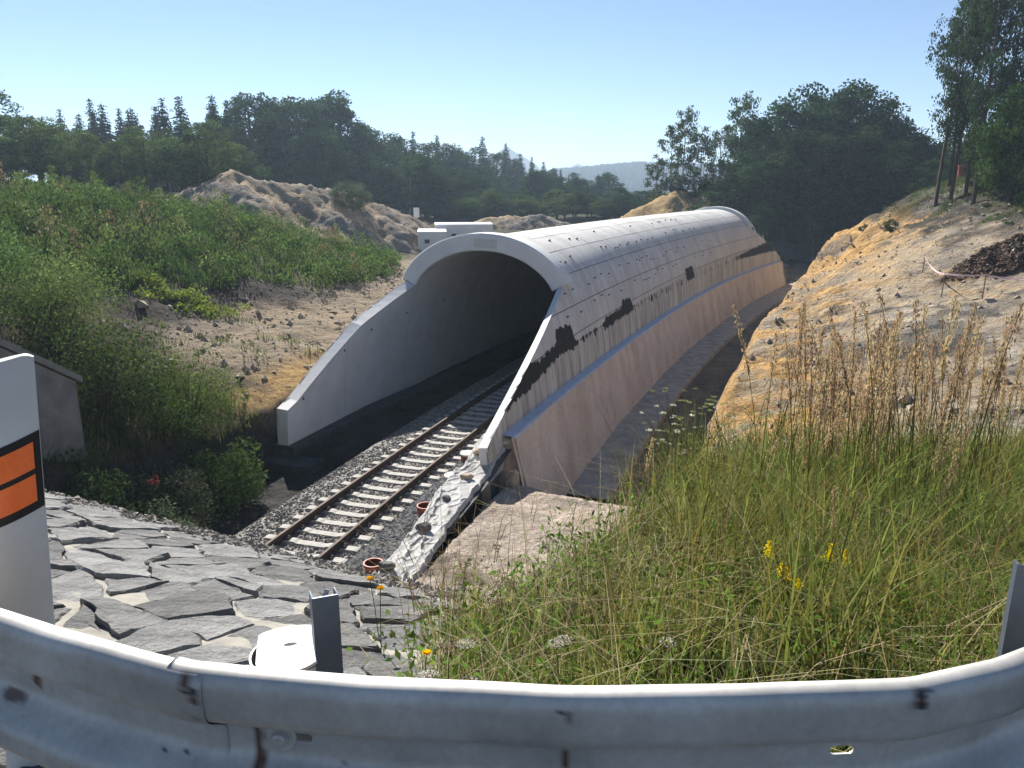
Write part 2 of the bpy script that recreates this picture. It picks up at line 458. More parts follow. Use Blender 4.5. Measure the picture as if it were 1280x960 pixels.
# ------------------------------------------------------------------ road behind the rail, paved slope, bridge
M['asphalt'] = simple_mat("asphalt", (0.06, 0.06, 0.06), (0.04, 0.04, 0.042), 60, 0.9, bump=0.5, dist=0.004)
M['mortar'] = simple_mat("mortar", (0.36, 0.335, 0.285), (0.20, 0.19, 0.17), 9, 0.95, bump=0.6, dist=0.02)
def slate_mat():
    m, nt, p = new_mat("slate", 0.82, 0, 0.3)
    n = noise_node(nt, 7, 8, 0.7); n2 = noise_node(nt, 45, 4, 0.7)
    r = ramp(nt, n.outputs[0], [(0.30, (0.09, 0.09, 0.09)), (0.48, (0.20, 0.198, 0.194)), (0.62, (0.27, 0.265, 0.255)), (0.75, (0.36, 0.35, 0.33))])
    oi = nt.nodes.new("ShaderNodeObjectInfo")
    hs = nt.nodes.new("ShaderNodeHueSaturation")
    mr = nt.nodes.new("ShaderNodeMapRange"); mr.inputs[3].default_value = 0.6; mr.inputs[4].default_value = 1.3
    nt.links.new(oi.outputs["Random"], mr.inputs[0]); nt.links.new(mr.outputs[0], hs.inputs["Value"])
    nt.links.new(r.outputs[0], hs.inputs["Color"]); nt.links.new(hs.outputs[0], p.inputs["Base Color"])
    mm = nt.nodes.new("ShaderNodeMath"); mm.operation = 'MULTIPLY_ADD'
    nt.links.new(n2.outputs[0], mm.inputs[0]); mm.inputs[1].default_value = 0.3; nt.links.new(n.outputs[0], mm.inputs[2])
    add_bump(nt, p, mm.outputs[0], 1.0, 0.06)
    return m
M['slate'] = slate_mat()

def build_road():
    xs = np.linspace(-7.5, 14, 44); ys = np.array([-14, -8, -4, -1, 0.2, 0.86])
    X, Y = np.meshgrid(xs, ys, indexing='ij')
    Z = np.full(X.shape, 6.37)
    mesh_np("road", np.stack([X, Y, Z], -1).reshape(-1, 3), grid_faces(*X.shape), M['asphalt'])
    tag(bpy.data.objects["road"], kind="structure")
build_road()

EDGE0 = np.array([-4.55, 6.60]); EDGE1 = np.array([-.60, 4.72])
ED = (EDGE1 - EDGE0) / np.linalg.norm(EDGE1 - EDGE0); EN = np.array([ED[1], -ED[0]])   # EN points to the road
def build_paving():
    u = np.linspace(-1.2, 7.6, 124); e = np.linspace(-.25, 4.9, 84)
    U, Ev = np.meshgrid(u, e, indexing='ij')
    Xp = EDGE0[0] + ED[0] * U + EN[0] * Ev; Yp = EDGE0[1] + ED[1] * U + EN[1] * Ev
    wob = .10 * fbm(U * 1.3, U * 0 + 3, 3, 71)
    Xp = Xp + EN[0] * wob * np.exp(-Ev); Yp = Yp + EN[1] * wob * np.exp(-Ev)
    keep = (Xp < -.12 + .1 * fbm(Xp * 2, Yp * 2, 2, 8) - .06 * (Yp - 2)) & (Yp > 1.45)
    Z = near_z(Xp, Yp) + .035 + .018 * fbm(Xp * 6, Yp * 6, 4, 81)
    lim_ = -.12 + .1 * fbm(Xp * 2, Yp * 2, 2, 8) - .06 * (Yp - 2)
    Z = Z - .10 * sstep(.16, .02, lim_ - Xp)
    Z = np.where(Ev < .02, Z - .45, Z)
    f = grid_faces(*U.shape)
    f = f[keep.ravel()[f].all(1)]
    base = mesh_np("paved_slope", np.stack([Xp, Yp, Z], -1).reshape(-1, 3), f, M['mortar'], smooth=True)
    tag(base, kind="structure")
    # irregular flat stones: cells between scattered seeds
    seeds = []
    du, de = .36, .23
    for i in range(-3, 22):
        for j in range(-1, 20):
            seeds.append((i * du + (j % 2) * .18 + random.uniform(-.20, .20), .14 + j * de + random.uniform(-.13, .13)))
    seeds = np.array(seeds)
    ns = 0
    for k, c in enumerate(seeds):
        if c[0] < -.9 or c[0] > 7.2 or c[1] < .12 or c[1] > 4.5: continue
        pt = EDGE0 + ED * c[0] + EN * c[1]
        if pt[0] > -.34 - .06 * (pt[1] - 2) or pt[1] < 1.62 or pt[0] < -.74 * pt[1] - .5: continue
        poly = [np.array(v) for v in ((-.6, -.5), (.6, -.5), (.6, .5), (-.6, .5))]
        d = seeds - c; order = np.argsort((d ** 2).sum(1))[1:14]
        for q in order:
            v = d[q]; L = np.linalg.norm(v); nv = v / L; lim = L / 2 - random.choice((.004, .007, .012, .024))
            out = []
            for a0, b0 in zip(poly, poly[1:] + poly[:1]):
                da, db = a0 @ nv - lim, b0 @ nv - lim
                if da <= 0: out.append(a0)
                if da * db < 0: out.append(a0 + (b0 - a0) * da / (da - db))
            poly = out
            if len(poly) < 3: break
        if len(poly) < 3: continue
        pts = []
        for a0, b0 in zip(poly, poly[1:] + poly[:1]):
            L = np.linalg.norm(b0 - a0); m = 1 + int(L / .07)
            nn = np.array([-(b0 - a0)[1], (b0 - a0)[0]]) / max(L, 1e-6)
            for q in range(m):
                t = q / m; off = random.uniform(-.02, .012)
                pts.append(a0 + (b0 - a0) * t * .98 + nn * off)
        pts = np.array(pts); n = len(pts)
        if n < 5: continue
        h = random.uniform(.008, .045); tx, ty = random.uniform(-.06, .06), random.uniform(-.11, .03)
        vs = []
        for sc, hz in ((1.0, -.06), (1.0, h - .014), (.94, h)):
            for p2 in pts:
                w2 = EDGE0 + ED * (c[0] + p2[0] * sc) + EN * (c[1] + p2[1] * sc)
                jit = random.uniform(-.006, .006)
                vs.append((w2[0], w2[1], float(near_z(np.array(w2[0]), np.array(w2[1]))) + .03 + hz + (tx * p2[0] + ty * p2[1] if hz > 0 else 0) + jit))
        fs = [(r * n + q, r * n + (q + 1) % n, (r + 1) * n + (q + 1) % n, (r + 1) * n + q) for r in range(2) for q in range(n)]
        fs.append(tuple(2 * n + q for q in range(n)))
        cen = np.mean(vs, 0)
        vs = [tuple(np.array(v) - cen) for v in vs]
        me = bpy.data.meshes.new("paving_stone"); me.from_pydata(vs, [], fs)
        bm = bmesh.new(); bm.from_mesh(me); bmesh.ops.recalc_face_normals(bm, faces=bm.faces); bm.to_mesh(me); bm.free()
        o = bpy.data.objects.new("paving_stone", me); o.location = cen
        link(o, base, M['slate']); ns += 1
    # loose grit along the broken edge
    vs, fs = scatter_stones(rng, 1600, lambda n: np.stack([rng.uniform(-.9, 4.7, n), np.abs(rng.normal(0.02, .11, n)) - .06], -1), (.008, .03),
        lambda q: (EDGE0[0] + ED[0] * q[:, 0] + EN[0] * q[:, 1], EDGE0[1] + ED[1] * q[:, 0] + EN[1] * q[:, 1]), lambda x, y: near_z(x, y) + .04)
    g = mesh_np("grit", vs, fs, M['grit'], base); g["kind"] = "stuff"

ICO_V = None
def _octa():
    v = np.array([(1, 0, 0), (-1, 0, 0), (0, 1, 0), (0, -1, 0), (0, 0, 1), (0, 0, -1)], float)
    f = np.array([(0, 2, 4), (2, 1, 4), (1, 3, 4), (3, 0, 4), (2, 0, 5), (1, 2, 5), (3, 1, 5), (0, 3, 5)])
    return v, f
def _ico():
    t = (1 + 5 ** .5) / 2
    v = np.array([(-1, t, 0), (1, t, 0), (-1, -t, 0), (1, -t, 0), (0, -1, t), (0, 1, t), (0, -1, -t), (0, 1, -t), (t, 0, -1), (t, 0, 1), (-t, 0, -1), (-t, 0, 1)], float)
    f = np.array([(0, 11, 5), (0, 5, 1), (0, 1, 7), (0, 7, 10), (0, 10, 11), (1, 5, 9), (5, 11, 4), (11, 10, 2), (10, 7, 6), (7, 1, 8), (3, 9, 4), (3, 4, 2), (3, 2, 6), (3, 6, 8), (3, 8, 9), (4, 9, 5), (2, 4, 11), (6, 2, 10), (8, 6, 7), (9, 8, 1)])
    return v / np.linalg.norm(v[0]), f
def stones_at(cx, cy, cz, r, base=_octa, flat=.75):
    """many rough stones as one mesh"""
    bv, bf = base(); n = len(cx); k = len(bv)
    v = bv[None] * (1 + rng.uniform(-.35, .35, (n, k, 1)))
    v = v * np.stack([rng.uniform(.7, 1.3, n), rng.uniform(.7, 1.3, n), rng.uniform(.6, 1.0, n) * flat / .75], -1)[:, None]
    th = rng.uniform(0, 6.283, n); c, s = np.cos(th)[:, None], np.sin(th)[:, None]
    x = v[..., 0] * c - v[..., 1] * s; y = v[..., 0] * s + v[..., 1] * c; zz = v[..., 2]
    ph = rng.uniform(-.6, .6, n)[:, None]
    y, zz = y * np.cos(ph) - zz * np.sin(ph), y * np.sin(ph) + zz * np.cos(ph)
    v = np.stack([x, y, zz], -1) * np.asarray(r)[:, None, None] + np.stack([cx, cy, cz], -1)[:, None]
    f = bf[None] + (np.arange(n) * k)[:, None, None]
    return v.reshape(-1, 3), f.reshape(-1, 3)
def scatter_stones(rg, n, sampler, rr, mapper, zf, base=_octa):
    q = sampler(n); x, y = mapper(q); r = rg.uniform(rr[0], rr[1], len(x)) ** 1.0
    return stones_at(x, y, zf(x, y) + r * .25, r, base)
M['grit'] = simple_mat("grit", (0.34, 0.31, 0.27), (0.17, 0.16, 0.15), 40, 0.95, bump=0.2)
build_paving()

M['concrete'] = simple_mat("concrete", (0.47, 0.455, 0.43), (0.36, 0.35, 0.335), 2.2, 0.88, bump=0.25, dist=0.01, detail=9)
M['old_concrete'] = simple_mat("old_concrete", (0.24, 0.235, 0.225), (0.12, 0.12, 0.115), 1.8, 0.9, bump=0.4, dist=0.02, detail=9)

def prism_as(pts_az, s0, s1):
    """solid from a polygon in (a, z) between offsets s0 and s1 of the line"""
    n = len(pts_az)
    vs = [P(a, s, z) for s in (s0, s1) for a, z in pts_az]
    fs = [tuple(range(n))[::-1], tuple(range(n, 2 * n))] + [(i, (i + 1) % n, n + (i + 1) % n, n + i) for i in range(n)]
    return vs, fs
def build_bridge():
    b = MB()
    b.add(*prism_as([(4.0, -1.4), (4.0, 5.6), (9.6, 5.6), (11.5, 5.25), (14.35, 3.3), (14.35, -1.4)], -6.95, -6.45))
    t = empty("wing_wall", tuple(P(9, -6.7, -1.2)), "weathered grey concrete wing wall with a sloping top beside the bushes behind the reflector post", "retaining wall")
    o = b.build("wall", M['old_concrete']); set_parent(o, t)
    c = MB()
    c.add(*prism_as([(9.5, 5.603), (11.55, 5.253), (14.5, 3.25), (14.5, 3.41), (11.6, 5.4), (9.5, 5.76)], -7.0, -6.38))
    o = c.build("coping", M['old_concrete']); set_parent(o, t)
    d = MB()
    d.add(*prism_as([(-9, 5.5), (4, 5.5), (4, 6.35), (-9, 6.35)], -7.2, 3.2))
    o = d.build("bridge_deck", M['old_concrete']); tag(o, kind="structure")
    d = MB()
    d.add(*prism_as([(-9, -1.4), (4.5, -1.4), (4.5, 5.2), (-9, 5.497)], 2.5, 3.1))
    o = d.build("abutment_wall", M['old_concrete']); tag(o, kind="structure")
def set_parent(o, t):
    o.parent = t
    o.matrix_parent_inverse = Matrix.Translation(-Vector(t.location))
build_bridge()

# ------------------------------------------------------------------ railway: ballast, sleepers, rails
def ballast_mat():
    m, nt, p = new_mat("ballast", 0.92, 0, 0.2)
    tc = nt.nodes.new("ShaderNodeTexCoord")
    v = nt.nodes.new("ShaderNodeTexVoronoi"); v.inputs["Scale"].default_value = 17
    nt.links.new(tc.outputs["Object"], v.inputs["Vector"])
    n = noise_node(nt, 3, 5, .6)
    sp = nt.nodes.new("ShaderNodeSeparateColor"); nt.links.new(v.outputs["Color"], sp.inputs[0])
    r = ramp(nt, sp.outputs[0], [(0.0, (0.11, 0.105, 0.10)), (0.55, (0.22, 0.21, 0.20)), (1.0, (0.36, 0.345, 0.325))])
    c = mixc(nt, r.outputs[0], ramp(nt, n.outputs[0], [(.3, (.8, .78, .76)), (.7, (1.1, 1.08, 1.05))]).outputs[0], 1, 'MULTIPLY')
    nt.links.new(c, p.inputs["Base Color"])
    add_bump(nt, p, v.outputs["Distance"], 0.6, 0.03)
    return m
M['ballast'] = ballast_mat()
M['dark_rock'] = simple_mat("dark_rock", (0.13, 0.13, 0.135), (0.045, 0.045, 0.048), 5, 0.8, bump=0.5)
M['sleeper'] = simple_mat("sleeper", (0.46, 0.44, 0.405), (0.33, 0.315, 0.29), 6, 0.9, bump=0.2)
M['rail_side'] = simple_mat("rail_steel", (0.12, 0.085, 0.065), (0.06, 0.043, 0.035), 8, 0.75, 0.3, bump=0.2)
M['wire'] = simple_mat("wire", (0.30, 0.30, 0.30), None, 20, 0.5, 0.6, bump=0)

def build_railway():
    t = empty("railway_track", tuple(P(20, 0, -.5)), "single railway track on pale concrete sleepers running into the tunnel mouth", "railway track")
    def part(o): set_parent(o, t); return o
    # ballast body
    av = np.arange(-6, 96, .25); sv = np.array([-3.0, -2.7, -2.15, -1.95, -1.6, -1.3, -.9, -.5, 0, .5, .9, 1.3, 1.6, 2.0, 2.6])
    zv = np.array([-1.25, -.75, -.32, -.25, -.24, -.24, -.235, -.235, -.235, -.235, -.235, -.24, -.25, -.35, -.62])
    A, S = np.meshgrid(av, sv, indexing='ij')
    Z = np.broadcast_to(zv, A.shape) + .02 * fbm(A * 5, S * 5, 3, 22)
    Sx = S + (np.abs(S) > 1.9) * .12 * fbm(A * .7, S, 3, 23)
    o = mesh_np("ballast", P(A, Sx, Z).reshape(-1, 3), grid_faces(*A.shape), M['ballast'], smooth=True); o["kind"] = "stuff"; part(o)
    # loose stones of the ballast, from the near end to inside the tunnel mouth
    n = 26000
    a = rng.uniform(8, 31, n); s = rng.uniform(-2.85, 1.9, n)
    z = np.interp(s, sv, zv) + rng.uniform(-.01, .02, n)
    ph = (a / .6) % 1
    onsl = (np.abs(s) < 1.3) & (np.minimum(ph, 1 - ph) * .6 < .12)
    onrail = np.abs(np.abs(s) - .7525) < .1
    k = ~onsl & ~onrail
    a, s, z = a[k], s[k], z[k]
    p = P(a, s, z)
    v, f = stones_at(p[:, 0], p[:, 1], p[:, 2], rng.uniform(.022, .05, len(a)))
    o = mesh_np("ballast_stones", v, f, M['ballast']); o["kind"] = "stuff"; part(o)
    # sleepers
    prof = [(-1.25, -.185), (-1.2, -.17), (-.45, -.17), (-.36, -.20), (.36, -.20), (.45, -.17), (1.2, -.17), (1.25, -.185)]
    vs, fs = [], []
    m = len(prof)
    for y, dz in ((-.14, -.16), (-.105, 0), (.105, 0), (.14, -.16)):
        for x, z in prof: vs.append((x, y, z + dz))
    for r in range(3):
        for q in range(m - 1): fs.append((r * m + q, r * m + q + 1, (r + 1) * m + q + 1, (r + 1) * m + q))
    fs.append(tuple(r * m for r in range(4))); fs.append(tuple(r * m + m - 1 for r in range(4))[::-1])
    me = bpy.data.meshes.new("sleeper"); me.from_pydata(vs, [], fs); me.materials.append(M['sleeper'])
    cb = MB()
    for sgn in (-1, 1):
        for q in (-1, 1):
            cb.box((sgn * .7525 + q * .115, 0, -.145), (.07, .12, .05)); cb.tube([(sgn * .7525 + q * .13, .02, -.14), (sgn * .7525 + q * .13, .02, -.09)], .016, 6)
    cm = cb.build("rail_fastening", M['rail_side']); cmesh = cm.data; bpy.data.objects.remove(cm)
    for i in range(0, 112):
        a = i * .6
        o = bpy.data.objects.new("sleeper", me); p = P(a, 0, 0)
        o.location = Vector(p) - Vector(t.location); o.rotation_euler = (0, random.uniform(-.004, .004), heading(a) - math.pi / 2 + random.uniform(-.012, .012))
        COL.objects.link(o); o.parent = t
        if 10 < a < 26:
            c = bpy.data.objects.new("rail_fastening", cmesh); COL.objects.link(c); c.parent = o; c["kind"] = "stuff"
    # rails
    rp = [(-.036, 0.0), (-.030, .003), (.030, .003), (.036, 0), (.036, -.035), (.01, -.05), (.01, -.135), (.07, -.16), (.07, -.172), (-.07, -.172), (-.07, -.16), (-.01, -.135), (-.01, -.05), (-.036, -.035)]
    av = np.arange(-6, 96.1, 1.0)
    for c in (-.7525, .7525):
        v = np.concatenate([P(np.full(len(rp), a), c + np.array([q[0] for q in rp]), np.array([q[1] for q in rp])) for a in av])
        o = mesh_np("rail", v, grid_faces(len(av), len(rp), wrap=True), M['rail_side']); part(o)
build_railway()

# ------------------------------------------------------------------ tunnel
SC = -1.2
HALF = np.array([(0, 6.05), (.8, 6.0), (1.5, 5.82), (2.1, 5.56), (2.65, 5.2), (3.05, 4.82), (3.35, 4.4), (3.72, 3.6), (3.98, 2.75), (4.17, 1.8), (4.27, .9), (4.32, .1), (4.34, -.7)])
def _dense(pts, n=140):
    d = np.concatenate([[0], np.cumsum(np.hypot(*np.diff(pts, axis=0).T))])
    # smooth by two rounds of corner cutting
    q = pts
    for _ in range(3):
        q = np.concatenate([[q[0]], np.stack([.75 * q[:-1] + .25 * q[1:], .25 * q[:-1] + .75 * q[1:]], 1).reshape(-1, 2), [q[-1]]])
    d = np.concatenate([[0], np.cumsum(np.hypot(*np.diff(q, axis=0).T))])
    t = np.linspace(0, d[-1], n)
    return np.stack([np.interp(t, d, q[:, 0]), np.interp(t, d, q[:, 1])], -1), d[-1]
HD, HL = _dense(HALF)
def prof(l):
    """outer profile and its normal at arc length l from the crown (positive to the right)"""
    al = np.abs(l); sg = np.where(np.asarray(l) < 0, -1.0, 1.0)
    t = np.linspace(0, HL, len(HD))
    x = np.interp(al, t, HD[:, 0]); z = np.interp(al, t, HD[:, 1])
    e = .05
    x1 = np.interp(al + e, t, HD[:, 0]); z1 = np.interp(al + e, t, HD[:, 1]); x0 = np.interp(al - e, t, HD[:, 0]); z0 = np.interp(al - e, t, HD[:, 1])
    dx, dz = x1 - x0, z1 - z0; L = np.hypot(dx, dz) + 1e-9
    nx, nz = -dz / L, dx / L
    return SC + sg * x, z, sg * nx, nz
A0C, A1C = 29.4, 78.0
def a_start(s, z):
    r = np.interp(z, [1.25, 4.3, 4.75], [18.4, 28.9, A0C]); l = np.interp(z, [.82, .86, 3.1, 4.3, 4.7], [21.0, 21.3, 25.4, 29.0, A0C])
    return np.where(s > SC, r, l)
def a_end(s, z):
    return np.interp(z, [-.6, .9, 4.3, 4.7], [89.5, 88.5, 78.6, A1C])

def shell_mat(name, bitumen):
    m, nt, p = new_mat(name, 0.85, 0, 0.25)
    n = noise_node(nt, .55, 8, .65); n2 = noise_node(nt, 5, 6, .7)
    r = ramp(nt, n.outputs[0], [(.28, (.50, .49, .475)), (.5, (.60, .59, .575)), (.75, (.68, .67, .655))])
    c = mixc(nt, r.outputs[0], ramp(nt, n2.outputs[0], [(.3, (.84, .83, .82)), (.6, (1.02, 1.02, 1.02))]).outputs[0], .8, 'MULTIPLY')
    uvn = nt.nodes.new("ShaderNodeUVMap"); uvn.uv_map = "run"
    # water runs: noise stretched down the curve of the shell
    mp = nt.nodes.new("ShaderNodeMapping"); mp.inputs["Scale"].default_value = (3.0, .35, 1); nt.links.new(uvn.outputs[0], mp.inputs[0])
    ns = nt.nodes.new("ShaderNodeTexNoise"); ns.inputs["Scale"].default_value = 1.0; ns.inputs["Detail"].default_value = 5; nt.links.new(mp.outputs[0], ns.inputs["Vector"])
    c = mixc(nt, c, ramp(nt, ns.outputs[0], [(.3, (.80, .79, .77)), (.62, (1.03, 1.03, 1.03))]).outputs[0], .75, 'MULTIPLY')
    if bitumen:
        runs = ramp(nt, ns.outputs[0], [(.32, (.30, .285, .26)), (.5, (.46, .44, .41)), (.66, (.60, .58, .55))])
        for nm, stops in (("wash", (.50, .475, .44)), ("bitumen", (.018, .017, .017))):
            at = nt.nodes.new("ShaderNodeAttribute"); at.attribute_name = nm
            nb = nt.nodes.new("ShaderNodeTexNoise"); nb.inputs["Scale"].default_value = 1.0; nb.inputs["Detail"].default_value = 4; nb.inputs["Roughness"].default_value = .7
            mpb = nt.nodes.new("ShaderNodeMapping"); mpb.inputs["Scale"].default_value = (3.2, 1.0, 1); nt.links.new(uvn.outputs[0], mpb.inputs[0]); nt.links.new(mpb.outputs[0], nb.inputs["Vector"])
            ad = nt.nodes.new("ShaderNodeMath"); ad.operation = 'MULTIPLY_ADD'; nt.links.new(nb.outputs[0], ad.inputs[0]); ad.inputs[1].default_value = 1.1; nt.links.new(at.outputs["Fac"], ad.inputs[2])
            rr = ramp(nt, ad.outputs[0], [(.985, (0, 0, 0)), (1.015, (1, 1, 1))])
            c = mixc(nt, c, runs.outputs[0] if nm == 'wash' else stops, rr.outputs[0])
    nt.links.new(c, p.inputs["Base Color"])
    add_bump(nt, p, n2.outputs[0], .2, .01)
    return m
M['pale_concrete'] = simple_mat("pale_concrete", (.60, .585, .55), (.48, .465, .43), 8, .9, bump=.3)
M['dark_concrete'] = simple_mat('dark_concrete', (.075, .075, .078), (.04, .04, .043), 2, .7, bump=.3)  # very dark concrete for the wing footings
M['joint'] = simple_mat('joint_mortar', (.16, .155, .15), (.10, .10, .10), 3, .95, bump=0)
M['shell'] = shell_mat("shell_concrete", True)
M['lining'] = simple_mat("lining_concrete", (0.46, 0.46, 0.46), (0.40, 0.40, 0.40), .8, .8, bump=.1, stretch=(1, 1, .5), detail=8)
M['wing_concrete'] = simple_mat("wing_concrete", (0.72, 0.715, 0.70), (0.60, 0.595, 0.585), 1.1, .85, bump=.15, detail=9)

def bitumen_mask(a, l):
    """signed amount, positive where the black coating is: (a) along, (l) arc length from the crown"""
    foot = HL - 2.35
    top = np.interp(a, [18, 19.5, 20, 23.5, 24, 26.2, 26.4, 28.2, 28.4, 33, 33.2, 36.5, 36.8, 38.5, 38.7, 52.5, 52.7, 55.0, 55.2, 66, 68, 80, 90],
                       [.75, .85, .95, .90, .80, 1.05, 1.45, 1.35, .62, .60, .80, .82, 1.10, 1.05, .58, .52, 1.20, 1.20, .50, .50, .50, 1.0, 1.4])
    bot = np.interp(a, [18, 23, 26, 33, 38, 52, 55, 70, 90], [.0, .22, .50, .36, .34, .34, .36, .34, .0])
    h = foot - l
    d = np.minimum((top - h), (h - bot)) / .30
    wash = np.interp(a, [18, 28, 40, 60, 90], [.45, .55, .62, .9, 1.1]) - h
    return np.clip(d, -1, 1) * .5 + .5 * .0 + .45, np.clip(wash / .5, -1, 1) * .5 + .45

def build_tunnel():
    t = empty("railway_tunnel", tuple(P(24, SC, -.7)), "pale concrete railway tunnel shell with raised portal collar and slanted wing walls", "tunnel")
    def part(o): set_parent(o, t); return o
    # core shell (solid)
    nl = 97; L = np.linspace(-HL, HL, nl)
    so, zo, nx, nz = prof(L)
    sO, zO = so - nx * .035, zo - nz * .035
    THK = np.interp(L, [-2, 2], [.42, .26])
    sI, zI = so - nx * THK, zo - nz * THK
    zI = np.where(zI < -.6, -.7, zI)
    na = 60; tt = np.linspace(0, 1, na)
    as_, ae = a_start(so, zo), a_end(so, zo)
    def surf(S, Z): return P(as_[None] + (ae - as_)[None] * tt[:, None], np.broadcast_to(S, (na, nl)), np.broadcast_to(Z, (na, nl)))
    po, pi = surf(sO, zO), surf(sI, zI)
    v = np.concatenate([po.reshape(-1, 3)])
    f = grid_faces(na, nl)
    o = part(mesh_np("shell_body", v, f, M['joint'], smooth=True))
    # cut faces of the wings (the thickness of the shell), a part of its own
    for idx, nm in ((0, "wing_edge"), (na - 1, "far_wing_edge")):
        sel = [q for q in range(nl) if zo[q] < 4.75]
        for side in (-1, 1):
            qs = [q for q in sel if (so[q] - SC) * side > 0]
            vv = np.concatenate([[po[idx, q] + (P(as_[q], so[q], zo[q]) - P(as_[q], sO[q], zO[q])) if idx == 0 else po[idx, q], pi[idx, q]] for q in qs])
            k = len(qs)
            fc = np.array([(2 * i, 2 * i + 1, 2 * i + 3, 2 * i + 2) for i in range(k - 1)])
            ob = mesh_np("wing_edge", vv, fc, M['wing_concrete']); part(ob)
    # inner lining in cast lengths with narrow joints between
    cuts = np.concatenate([[0], np.arange(24.6, 90, 4.8)]); 
    for c0, c1 in zip(cuts[:-1], cuts[1:]):
        lo = np.maximum(as_, c0 + .006); hi = np.minimum(ae, c1 - .006)
        if (hi - lo).max() <= .1: continue
        hi = np.maximum(hi, lo)
        if c0 > 60: nseg = 4
        else: nseg = 7
        t2 = np.linspace(0, 1, nseg)
        AA = lo[None] + (hi - lo)[None] * t2[:, None]
        SS = np.broadcast_to(sI, AA.shape); ZZ = np.broadcast_to(zI, AA.shape)
        vv = P(AA, SS, ZZ).reshape(-1, 3)
        fc = grid_faces(nseg, nl)[:, ::-1]
        live = ((hi - lo) > 1e-4)
        colid = np.arange(nl); runs = np.split(colid, np.where(np.diff(live.astype(int)) != 0)[0] + 1)
        for rn in runs:
            if not live[rn[0]] or len(rn) < 3: continue
            rn = np.arange(max(rn[0] - 1, 0), min(rn[-1] + 2, nl))
            g = vv.reshape(nseg, nl, 3)[:, rn].reshape(-1, 3)
            part(mesh_np("lining_segment", g, grid_faces(nseg, len(rn))[:, ::-1], M['wing_concrete'], smooth=True))
    # outside panels
    rows = np.concatenate([np.linspace(-HL + 1.2, 0, 7)[:-1], np.linspace(0, HL - 1.2, 7)])
    rows = np.array([-HL + .9, -5.9, -4.85, -3.6, -2.4, -1.2, 0, 1.2, 2.4, 3.6, 4.85, 5.9, HL - .9])
    cols = np.concatenate([[17.2], np.arange(19.8, 90, 2.4)])
    gap = .017
    for r0, r1 in zip(rows[:-1], rows[1:]):
        for c0, c1 in zip(cols[:-1], cols[1:]):
            nn, mm = 9, 9
            strong = gap
            lv = np.linspace(r0 + gap, r1 - gap, mm)
            s_, z_, n_x, n_z = prof(lv)
            lo = np.maximum(a_start(s_, z_) + 0.0, c0 + gap); hi = np.minimum(a_end(s_, z_), c1 - gap)
            if (hi - lo).max() < .12: continue
            hi = np.maximum(hi, lo + 1e-4)
            t2 = np.linspace(0, 1, nn)
            AA = lo[None] + (hi - lo)[None] * t2[:, None]; LL = np.broadcast_to(lv, AA.shape)
            d = 0.004 * math.sin(c0 * 7 + r0 * 13)
            top = P(AA, np.broadcast_to(s_ + n_x * d, AA.shape), np.broadcast_to(z_ + n_z * d, AA.shape))
            low = P(AA, np.broadcast_to(s_ - n_x * .05, AA.shape), np.broadcast_to(z_ - n_z * .05, AA.shape))
            ring = [(0, j) for j in range(mm)] + [(i, mm - 1) for i in range(1, nn)] + [(nn - 1, j) for j in range(mm - 2, -1, -1)] + [(i, 0) for i in range(nn - 2, 0, -1)]
            k0 = nn * mm
            vv = np.concatenate([top.reshape(-1, 3), np.array([low[i, j] for i, j in ring]), np.array([top[i, j] for i, j in ring])])
            fc = [tuple(q) for q in grid_faces(nn, mm)]
            R = len(ring)
            for q in range(R):
                fc.append((k0 + R + q, k0 + R + (q + 1) % R, k0 + (q + 1) % R, k0 + q))
            aa = np.concatenate([AA.ravel()] + [[AA[i, j] for i, j in ring]] * 2); ll = np.concatenate([LL.ravel()] + [[LL[i, j] for i, j in ring]] * 2)
            bm_, ws_ = bitumen_mask(aa, ll)
            if r0 < 2: bm_ = bm_ * 0 - 1; ws_ = ws_ * 0 - 1
            o = mesh_np("shell_panel", vv, np.array(fc), M['shell'], smooth=True, attr={"bitumen": bm_, "wash": ws_})
            uvl = o.data.uv_layers.new(name="run")
            li = np.empty(len(o.data.loops), np.int32); o.data.loops.foreach_get("vertex_index", li)
            uvl.data.foreach_set("uv", np.stack([aa[li], ll[li]], -1).astype(np.float32).ravel())
            part(o)
    # collars at both mouths
    for ca, th, lim in ((A0C - .55, .95, 3.98), (A1C - .2, .8, 3.98)):
        lv = np.linspace(-lim, lim, 61); s_, z_, n_x, n_z = prof(lv)
        sec = [(0, -.42), (0, .17), (.05, .22), (th - .05, .22), (th, .17), (th, -.02), (.62, -.02), (.62, -.405), (.06, -.47)] if ca < 40 else [(0, -.3), (0, .2), (.05, .25), (th - .05, .25), (th, .2), (th, -.3)]
        vv = np.stack([P(ca + da, s_ + n_x * dn, z_ + n_z * dn) for da, dn in sec], 1).reshape(-1, 3)
        k = len(sec); n = len(lv)
        fc = [tuple(q) for q in grid_faces(n, k, wrap=True)] + [tuple(range(k))[::-1], tuple((n - 1) * k + q for q in range(k))]
        o = MB(); o.add(vv, fc); ob = part(o.build("portal_collar", M['wing_concrete']))
        if ca < 40:
            c = P(ca - .012, SC + .2, 6.0 - .13)
            pl = MB(); pl.box((0, 0, 0), (.95, .03, .34)); q = pl.build("plaque", M['pale_concrete'], t)
            q.location = Vector(c) - Vector(t.location); q.rotation_euler = (0, .03, heading(ca) - math.pi / 2)
    # lifting sockets on the panels: short dark bars
    lb = MB(); lb.box((0, 0, 0), (.05, .20, .07), bevel=.012); lm = lb.build("lifting_lug", M['dark_rock']); lmesh = lm.data; bpy.data.objects.remove(lm)
    spots = []
